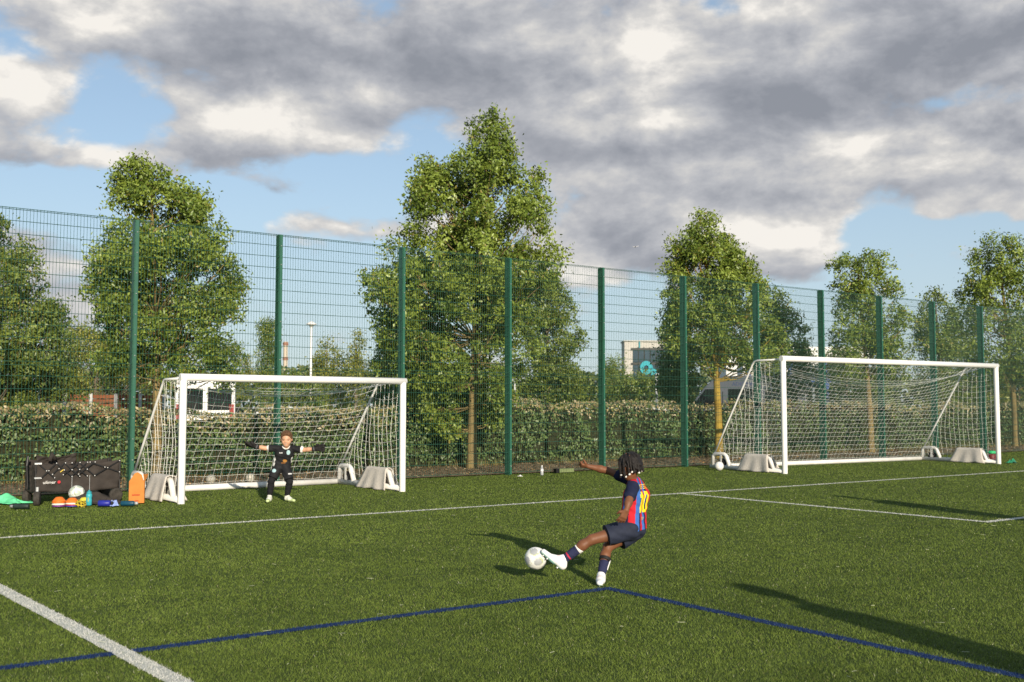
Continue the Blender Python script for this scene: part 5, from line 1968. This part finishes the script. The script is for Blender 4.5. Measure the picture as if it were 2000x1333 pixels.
plate('front_panel', [(-0.10, 0.02), (0.10, 0.02), (0.10, 0.31), (0.065, 0.42), (0.01, 0.455), (-0.03, 0.44), (-0.10, 0.33)], -0.003, 0.003, M_box, 0, (0, -0.08, 0))
plate('back_panel', [(-0.10, 0.02), (0.10, 0.02), (0.10, 0.33), (-0.10, 0.33)], -0.003, 0.003, M_boxin, 0, (0.01, 0.09, 0))
plate('side_panel', [(0, 0.02), (0.165, 0.02), (0.165, 0.33), (0.0, 0.31)], -0.003, 0.003, M_box, rad(86), (0.102, -0.079, 0))
plate('side_panel', [(0, 0.02), (0.165, 0.02), (0.165, 0.33), (0.0, 0.33)], -0.003, 0.003, M_boxin, rad(88), (-0.100, -0.077, 0))
fl = MB().add([(0.10, -0.08, 0.31), (0.11, 0.085, 0.33), (0.155, 0.09, 0.42), (0.085, -0.06, 0.425)], [(0, 1, 2, 3)])
fo = fl.build('flap', M_box, bx)
fo.modifiers.new('thickness', 'SOLIDIFY').thickness = 0.005
plate('print', [(-0.06, 0.125), (0.045, 0.125), (0.045, 0.145), (-0.06, 0.145)], -0.001, 0.001, M_boxpr, 0, (0, -0.0845, 0))
plate('print', [(-0.02, 0.045), (0.03, 0.045), (0.03, 0.062), (-0.02, 0.062)], -0.001, 0.001, M_boxpr, 0, (0, -0.0845, 0))

# bits by the fence and the larger goal
M_clear = mat('clear_plastic', (0.75, 0.78, 0.80), 0.15, var=0.03, spec=0.5)
M_clear.node_tree.nodes['Principled BSDF'].inputs['Transmission Weight'].default_value = 0.55
cb = empty('plastic_bottle', (0.606, 21.30, 0), 0, 'clear plastic bottle standing on the turf edge by the fence', 'bottle')
MB().lathe([(0.028, 0.01), (0.032, 0.02), (0.032, 0.07), (0.029, 0.08), (0.032, 0.09), (0.032, 0.13), (0.014, 0.185)], 16).build('bottle_body', M_clear, cb, smooth=True)
MB().lathe([(0.014, 0.185), (0.015, 0.19), (0.015, 0.205)], 12).build('cap', M_whiteplastic, cb)
MB().lathe([(0.0325, 0.09), (0.0325, 0.128)], 16).build('paper_sleeve', M_whiteplastic, cb)
tr_ = empty('planter_tray', (1.12, 22.16, 0), FA, 'low green ribbed tray with a dark end by the fence foot', 'tray')
MB().box((0, 0, 0.055), (0.40, 0.10, 0.08)).build('tray_body', mat('tray_green', (0.13, 0.17, 0.07), 0.7, var=0.2), tr_, bevel=0.006)
rbm = MB().box((0, 0, 0), (0.012, 0.012, 0.075)).mesh('rib', mat('tray_rib', (0.22, 0.26, 0.12), 0.7))
for i in range(8):
    link_mesh('rib', rbm, tr_, (-0.12 + i * 0.042, -0.055, 0.058))
MB().box((-0.24, -0.01, 0.058), (0.08, 0.12, 0.09)).build('end_cap', M_frame, tr_, bevel=0.006)
cloth_heap('paper_scrap', 'small white paper scrap on the turf by the fence', 'paper', (0.16, 20.72, 0), (0.09, 0.06, 0.03), M_whiteplastic, 15, 3)
gbag = empty('drinks_bottle', (12.02, 26.35, 0), 0, 'green topped bottle standing behind the far upright of the larger goal', 'bottle')
MB().lathe([(0.09, 0.02), (0.10, 0.03), (0.10, 0.20), (0.07, 0.23)], 16).build('bottle_body', mat('dark_red', (0.12, 0.02, 0.02), 0.5), gbag, smooth=True)
MB().lathe([(0.095, 0.23), (0.10, 0.25), (0.095, 0.29), (0.04, 0.30)], 16).build('cap', mat('bright_green', (0.03, 0.40, 0.14), 0.5), gbag, smooth=True)
cloth_heap('shirt_heap', 'small green and dark heap on the turf right of the far upright', 'cloth', (12.27, 25.85, 0), (0.22, 0.16, 0.16), mat('green_dark', (0.02, 0.30, 0.13), 0.7, col2=(0.02, 0.05, 0.07), scale=12), 17, 3)
# ================================================================ background beyond the hedge
M_vgrey = mat('van_grey', (0.105, 0.112, 0.135), 0.5, var=0.05, scale=2, spec=0.4, coat=0.0)
M_vwhite = mat('van_white', (0.78, 0.78, 0.77), 0.4, var=0.03, spec=0.5)
M_cblue = mat('car_dark_blue', (0.012, 0.018, 0.055), 0.3, var=0.05, spec=0.5, coat=0.5)
M_glass = mat('dark_glass', (0.012, 0.014, 0.016), 0.08, var=0.1, spec=0.6)
M_lamp = mat('lamp_red', (0.30, 0.02, 0.02), 0.3)
M_lampw = mat('lamp_clear', (0.6, 0.6, 0.6), 0.2)


def van(label, loc, rz, body_m, letters=None, L=5.9, Wv=2.0, Hv=2.55):
    """panel van; local x points backwards from the nose, y is its right-hand side towards +, z up"""
    o = empty('parked_van', loc, rz, label, 'van')
    prof = [(0.05, 0.45), (0.02, 0.75), (0.10, 1.02), (0.95, 1.22), (1.75, 2.22), (2.15, Hv - 0.08), (2.6, Hv), (L - 0.5, Hv), (L - 0.1, Hv - 0.10), (L, Hv - 0.5), (L, 0.5), (L - 0.1, 0.40), (0.3, 0.38)]
    MB().prism(prof, -Wv / 2, Wv / 2).build('body', body_m, o, bevel=0.09)
    for sgn in (-1, 1):
        y = sgn * (Wv / 2 + 0.002)
        for nm, poly in (('door_window', [(1.24, 1.42), (1.80, 2.16), (2.28, 2.16), (2.28, 1.42)]), ('side_window', [(2.75, 1.42), (2.75, 2.16), (4.05, 2.16), (4.05, 1.42)]), ('side_window', [(4.25, 1.42), (4.25, 2.16), (5.55, 2.16), (5.55, 1.42)])):
            MB().prism(poly, y - 0.012, y + 0.012).build(nm, M_glass, o, bevel=0.01)
        MB().box((2.52, y, 1.3), (0.02, 0.016, 1.5)).build('door_seam', M_tyre, o)
        MB().box((1.25, sgn * (Wv / 2 + 0.12), 1.28), (0.10, 0.20, 0.28)).build('wing_mirror', M_tyre, o, bevel=0.02)
        for x in (1.05, 4.7):
            wheel('wheel', o, (x, sgn * (Wv / 2 - 0.1), 0.33), 0.33, 0.11, 0, M_tyre, M_hub)
        MB().box((L + 0.005, sgn * (Wv / 2 - 0.12), 1.2), (0.03, 0.16, 0.6)).build('tail_light', M_lamp, o)
        MB().box((0.16, sgn * (Wv / 2 - 0.25), 0.90), (0.12, 0.34, 0.2)).build('headlight', M_lampw, o)
        MB().prism([(0, 1.30), (0.02, 1.30), (0.02, 2.05), (0, 2.05)], sgn * 0.08, sgn * 0.88).build('rear_window', M_glass, o, loc=(L + 0.0, 0, 0))
    MB().add([(1.10, -0.82, 1.30), (1.10, 0.82, 1.30), (1.78, 0.76, 2.16), (1.78, -0.76, 2.16)], [(0, 1, 2, 3)]).build('windscreen', M_glass, o, loc=(-0.06, 0, 0.03))
    MB().box((L + 0.04, 0, 0.48), (0.14, Wv - 0.1, 0.2)).build('bumper', M_tyre, o, bevel=0.02)
    if letters:
        text_part('lettering', letters, mat('blue_lettering', (0.05, 0.07, 0.16), 0.6), o, (3.35, -(Wv / 2 + 0.006), 2.36), (math.pi / 2, 0, 0), 0.22)
    return o


# van parked square to the fence, nose away from the pitch: its local x points back towards the pitch
van('grey van parked behind the hedge at the left of the larger goal', (6.75, 45.2, 0), rad(-22), M_vgrey, 'ADIOMA', 5.9, 2.0, 2.7)
van('white van parked behind the hedge seen through the smaller goal', (-12.15, 42.0, 0), rad(-75), M_vwhite)
van('white van partly seen at the left edge above the brown fence', (-18.5, 34.2, 0), rad(-60), M_vwhite)


def car(label, loc, rz, m):
    o = empty('parked_car', loc, rz, label, 'car')
    prof = [(0, 0.35), (0.0, 0.68), (0.15, 0.80), (1.15, 0.93), (1.85, 1.38), (2.2, 1.45), (3.2, 1.43), (3.9, 1.05), (4.2, 0.98), (4.28, 0.7), (4.25, 0.35)]
    MB().prism(prof, -0.86, 0.86).build('body', m, o, bevel=0.07)
    for sgn in (-1, 1):
        y = sgn * 0.862
        for poly in ([(1.40, 0.98), (1.92, 1.34), (2.45, 1.37), (2.45, 0.98)], [(2.53, 0.98), (2.53, 1.37), (3.15, 1.36), (3.62, 1.02)]):
            MB().prism(poly, y - 0.012, y + 0.012).build('side_window', M_glass, o)
        for x in (0.8, 3.4):
            wheel('wheel', o, (x, sgn * 0.78, 0.31), 0.31, 0.1, 0, M_tyre, M_hub)
        MB().box((0.06, sgn * 0.62, 0.66), (0.12, 0.34, 0.14)).build('headlight', M_lampw, o)
        MB().box((4.26, sgn * 0.66, 0.80), (0.04, 0.30, 0.14)).build('tail_light', M_lamp, o)
    MB().add([(1.22, -0.74, 0.97), (1.22, 0.74, 0.97), (1.86, 0.66, 1.36), (1.86, -0.66, 1.36)], [(0, 1, 2, 3)]).build('windscreen', M_glass, o, loc=(-0.03, 0, 0.03))
    MB().add([(3.26, -0.66, 1.40), (3.26, 0.66, 1.40), (3.84, 0.74, 1.08), (3.84, -0.74, 1.08)], [(0, 1, 2, 3)]).build('rear_window', M_glass, o, loc=(0.03, 0, 0.03))
    return o


car('dark blue car glimpsed through the gap beside the tallest tree', (-1.55, 38.5, 0.0), rad(20), M_cblue)
car('white car glimpsed beside the white van through the smaller goal', (-11.6, 41.2, 0.0), rad(8), M_vwhite)

# brown slatted timber fence left of the smaller goal
M_slat = mat('brown_slat', (0.20, 0.075, 0.035), 0.8, var=0.25, scale=6, spec=0.15)
M_gpost = mat('grey_post', (0.48, 0.47, 0.45), 0.8, var=0.1)
sf = empty('slatted_fence', W(-8.2, 15.0), FA, 'low brown slatted fence with pale grey posts above the hedge at the left', 'fence')
pmz = MB().box((0, 0, 0.9), (0.09, 0.09, 1.8)).mesh('post', M_gpost)
smz = MB().box((0, 0, 0), (0.70, 0.025, 0.10)).mesh('slat', M_slat)
for i in range(9):
    link_mesh('post', pmz, sf, (i * 0.72, 0, 0))
    if i < 8:
        for j in range(7):
            link_mesh('slat', smz, sf, (i * 0.72 + 0.36, 0.02, 0.90 + j * 0.135))

# lamps and poles
M_pole = mat('white_pole', (0.72, 0.71, 0.68), 0.5, var=0.04)


def lamp(name, label, px, Y, h, disc=True, r=0.06):
    x = (px - 1000) / 2042.7 * Y
    o = empty(name, (x, Y, 0), 0, label, 'lamp post')
    MB().tube([(0, 0, 0), (0, 0, h * 0.4), (0, 0, h)], [r * 1.25, r, r * 0.8], 10).build('pole', M_pole, o, smooth=True)
    if disc:
        MB().lathe([(0.10, -0.10), (0.12, 0.0), (0.27, 0.02), (0.28, 0.06), (0.18, 0.11), (0.05, 0.20)], 18, (0, 0, h)).build('lamp_head', M_pole, o, smooth=True)
    else:
        MB().box((0, -0.12, h), (0.14, 0.36, 0.07)).build('lamp_head', M_pole, o, bevel=0.02)
    return o


lamp('street_lamp', 'tall white street lamp with a round flat head above the smaller goal', 607, 55, 5.75)
lamp('lamp_post', 'short pale lamp post just left of the middle fence post', 957, 42, 2.75, False, 0.045)
lamp('lamp_post', 'short pale lamp post just right of the middle fence post', 1006, 44, 2.6, False, 0.045)
lamp('lamp_post', 'short pale lamp post below the teal sign', 1282, 46, 2.85, False, 0.05)

# chimney
ch = empty('chimney', ((557 - 1000) / 2042.7 * 170, 170, 0), 0, 'thin banded chimney stack behind the second fence post', 'chimney')
M_stack = mat('stack_cream', (0.50, 0.42, 0.33), 0.8)
MB().tube([(0, 0, 0), (0, 0, 12.2)], [0.42, 0.36], 12).build('stack', M_stack, ch)
for z in (9.2, 11.6):
    MB().tube([(0, 0, z), (0, 0, z + 0.5)], 0.45, 12).build('band', mat('stack_band', (0.28, 0.14, 0.10), 0.8), ch)

# office building with the teal ring sign
M_clad = mat('cream_cladding', (0.48, 0.455, 0.41), 0.8, var=0.05, scale=2)
M_bglass = mat('blue_glass', (0.035, 0.060, 0.085), 0.12, var=0.3, scale=1.2, spec=0.6)
M_teal = mat('teal_sign', (0.012, 0.30, 0.36), 0.5, var=0.05)
M_tealstrip = mat('teal_strip', (0.03, 0.22, 0.26), 0.5)
ob = empty('office_building', (11.85, 110, 0), 0, 'cream office building with dark glazing and a teal ring sign', 'building')
MB().box((3.2, 1.5, 4.2), (6.4, 3, 8.4)).build('wall', M_clad, ob)
MB().box((3.2, 1.5, 8.45), (6.6, 3.2, 0.12)).build('roof', M_clad, ob)
MB().box((1.58, -0.06, 7.95), (0.16, 0.1, 0.95)).build('strip', M_tealstrip, ob)
for i in range(6):
    for j, z in enumerate((3.3, 5.15, 6.85)):
        w_ = MB().box((1.15 + i * 0.62, -0.05, z), (0.52, 0.1, 1.5 if j < 2 else 1.3)).build('window', M_bglass, ob)
        MB().box((1.15 + i * 0.62 + 0.28, -0.08, z), (0.05, 0.14, 1.9)).build('mullion', M_frame, w_)
for z in (2.4, 4.25, 6.05, 7.6):
    MB().box((2.7, -0.07, z), (4.0, 0.12, 0.22)).build('spandrel', M_frame, ob)
ring = MB()
n_ = 36
V, F = [], []
for i in range(n_):
    a = 2 * math.pi * i / n_
    for rr, yy in ((0.72, -0.28), (0.26, -0.28), (0.26, -0.12), (0.72, -0.12)):
        V.append((2.25 + rr * math.cos(a) * 0.92, yy, 5.62 + rr * math.sin(a)))
for i in range(n_):
    j = (i + 1) % n_
    for k in range(4):
        F.append((i * 4 + k, j * 4 + k, j * 4 + (k + 1) % 4, i * 4 + (k + 1) % 4))
ring.add(V, F)
ring.prism([(2.75, 4.82), (3.35, 4.97), (3.30, 5.37), (2.85, 5.67), (2.70, 5.32)], -0.285, -0.115)
ring.build('sign', M_teal, ob)

# white warehouse with a blue steel canopy
wb = empty('warehouse', (17.3, 82, 0), rad(0), 'white warehouse with a blue steel canopy frame behind the yellow trunk', 'building')
M_wall = mat('white_wall', (0.72, 0.71, 0.68), 0.7, var=0.04, scale=1)
M_blue = mat('blue_steel', (0.018, 0.06, 0.22), 0.5)
MB().box((3.4, 2, 2.5), (7.8, 4, 5.0)).build('wall', M_wall, wb)
MB().box((5.5, 6, 5.65), (12, 8, 1.3)).build('upper_wall', M_wall, wb)
MB().box((3.4, -0.06, 1.9), (7.8, 0.1, 3.0)).build('grey_band', mat('grey_band', (0.22, 0.25, 0.28), 0.7), wb)
for x in (1.0, 4.2, 7.0):
    MB().box((x, -1.2, 2.5), (0.30, 0.30, 5.0)).build('canopy_post', M_blue, wb)
MB().box((4.0, -1.2, 3.55), (6.6, 0.32, 0.34)).build('canopy_beam', M_blue, wb)
MB().box((2.6, -1.22, 3.05), (2.6, 0.1, 0.45)).build('banner', mat('orange_banner', (0.45, 0.22, 0.06), 0.7, col2=(0.30, 0.26, 0.06), scale=2), wb)
for i in range(2):
    MB().box((2.6 + i * 3.0, -0.08, 4.2), (1.8, 0.08, 1.0)).build('window', M_bglass, wb)

# small aircraft far off
M_plane = mat('aircraft_paint', (0.45, 0.45, 0.48), 0.4)
ap = empty('aircraft', (297, 2500, 390), rad(8), 'tiny aircraft far off in the grey cloud right of the tallest tree', 'aircraft')
MB().tube([(-7, 0, 0), (-6, 0, 0), (0, 0, 0.2), (6, 0, 0.4), (7.2, 0, 0.9)], [0.3, 0.9, 1.0, 0.6, 0.1], 10).build('fuselage', M_plane, ap, smooth=True)
for s_ in (-1, 1):
    MB().prism([(-1.6, 0.0), (1.2, 0.0), (1.6, 0.25), (-1.0, 0.25)], 0.8 * s_, 8 * s_).build('wing', M_plane, ap)
    MB().prism([(5.6, 0.5), (6.9, 0.5), (6.9, 0.65), (5.8, 0.65)], 0.2 * s_, 2.8 * s_).build('tailplane', M_plane, ap)
MB().prism([(5.6, 0.6), (7.2, 0.6), (7.6, 2.8), (6.8, 2.8)], -0.12, 0.12).build('tail_fin', M_plane, ap)
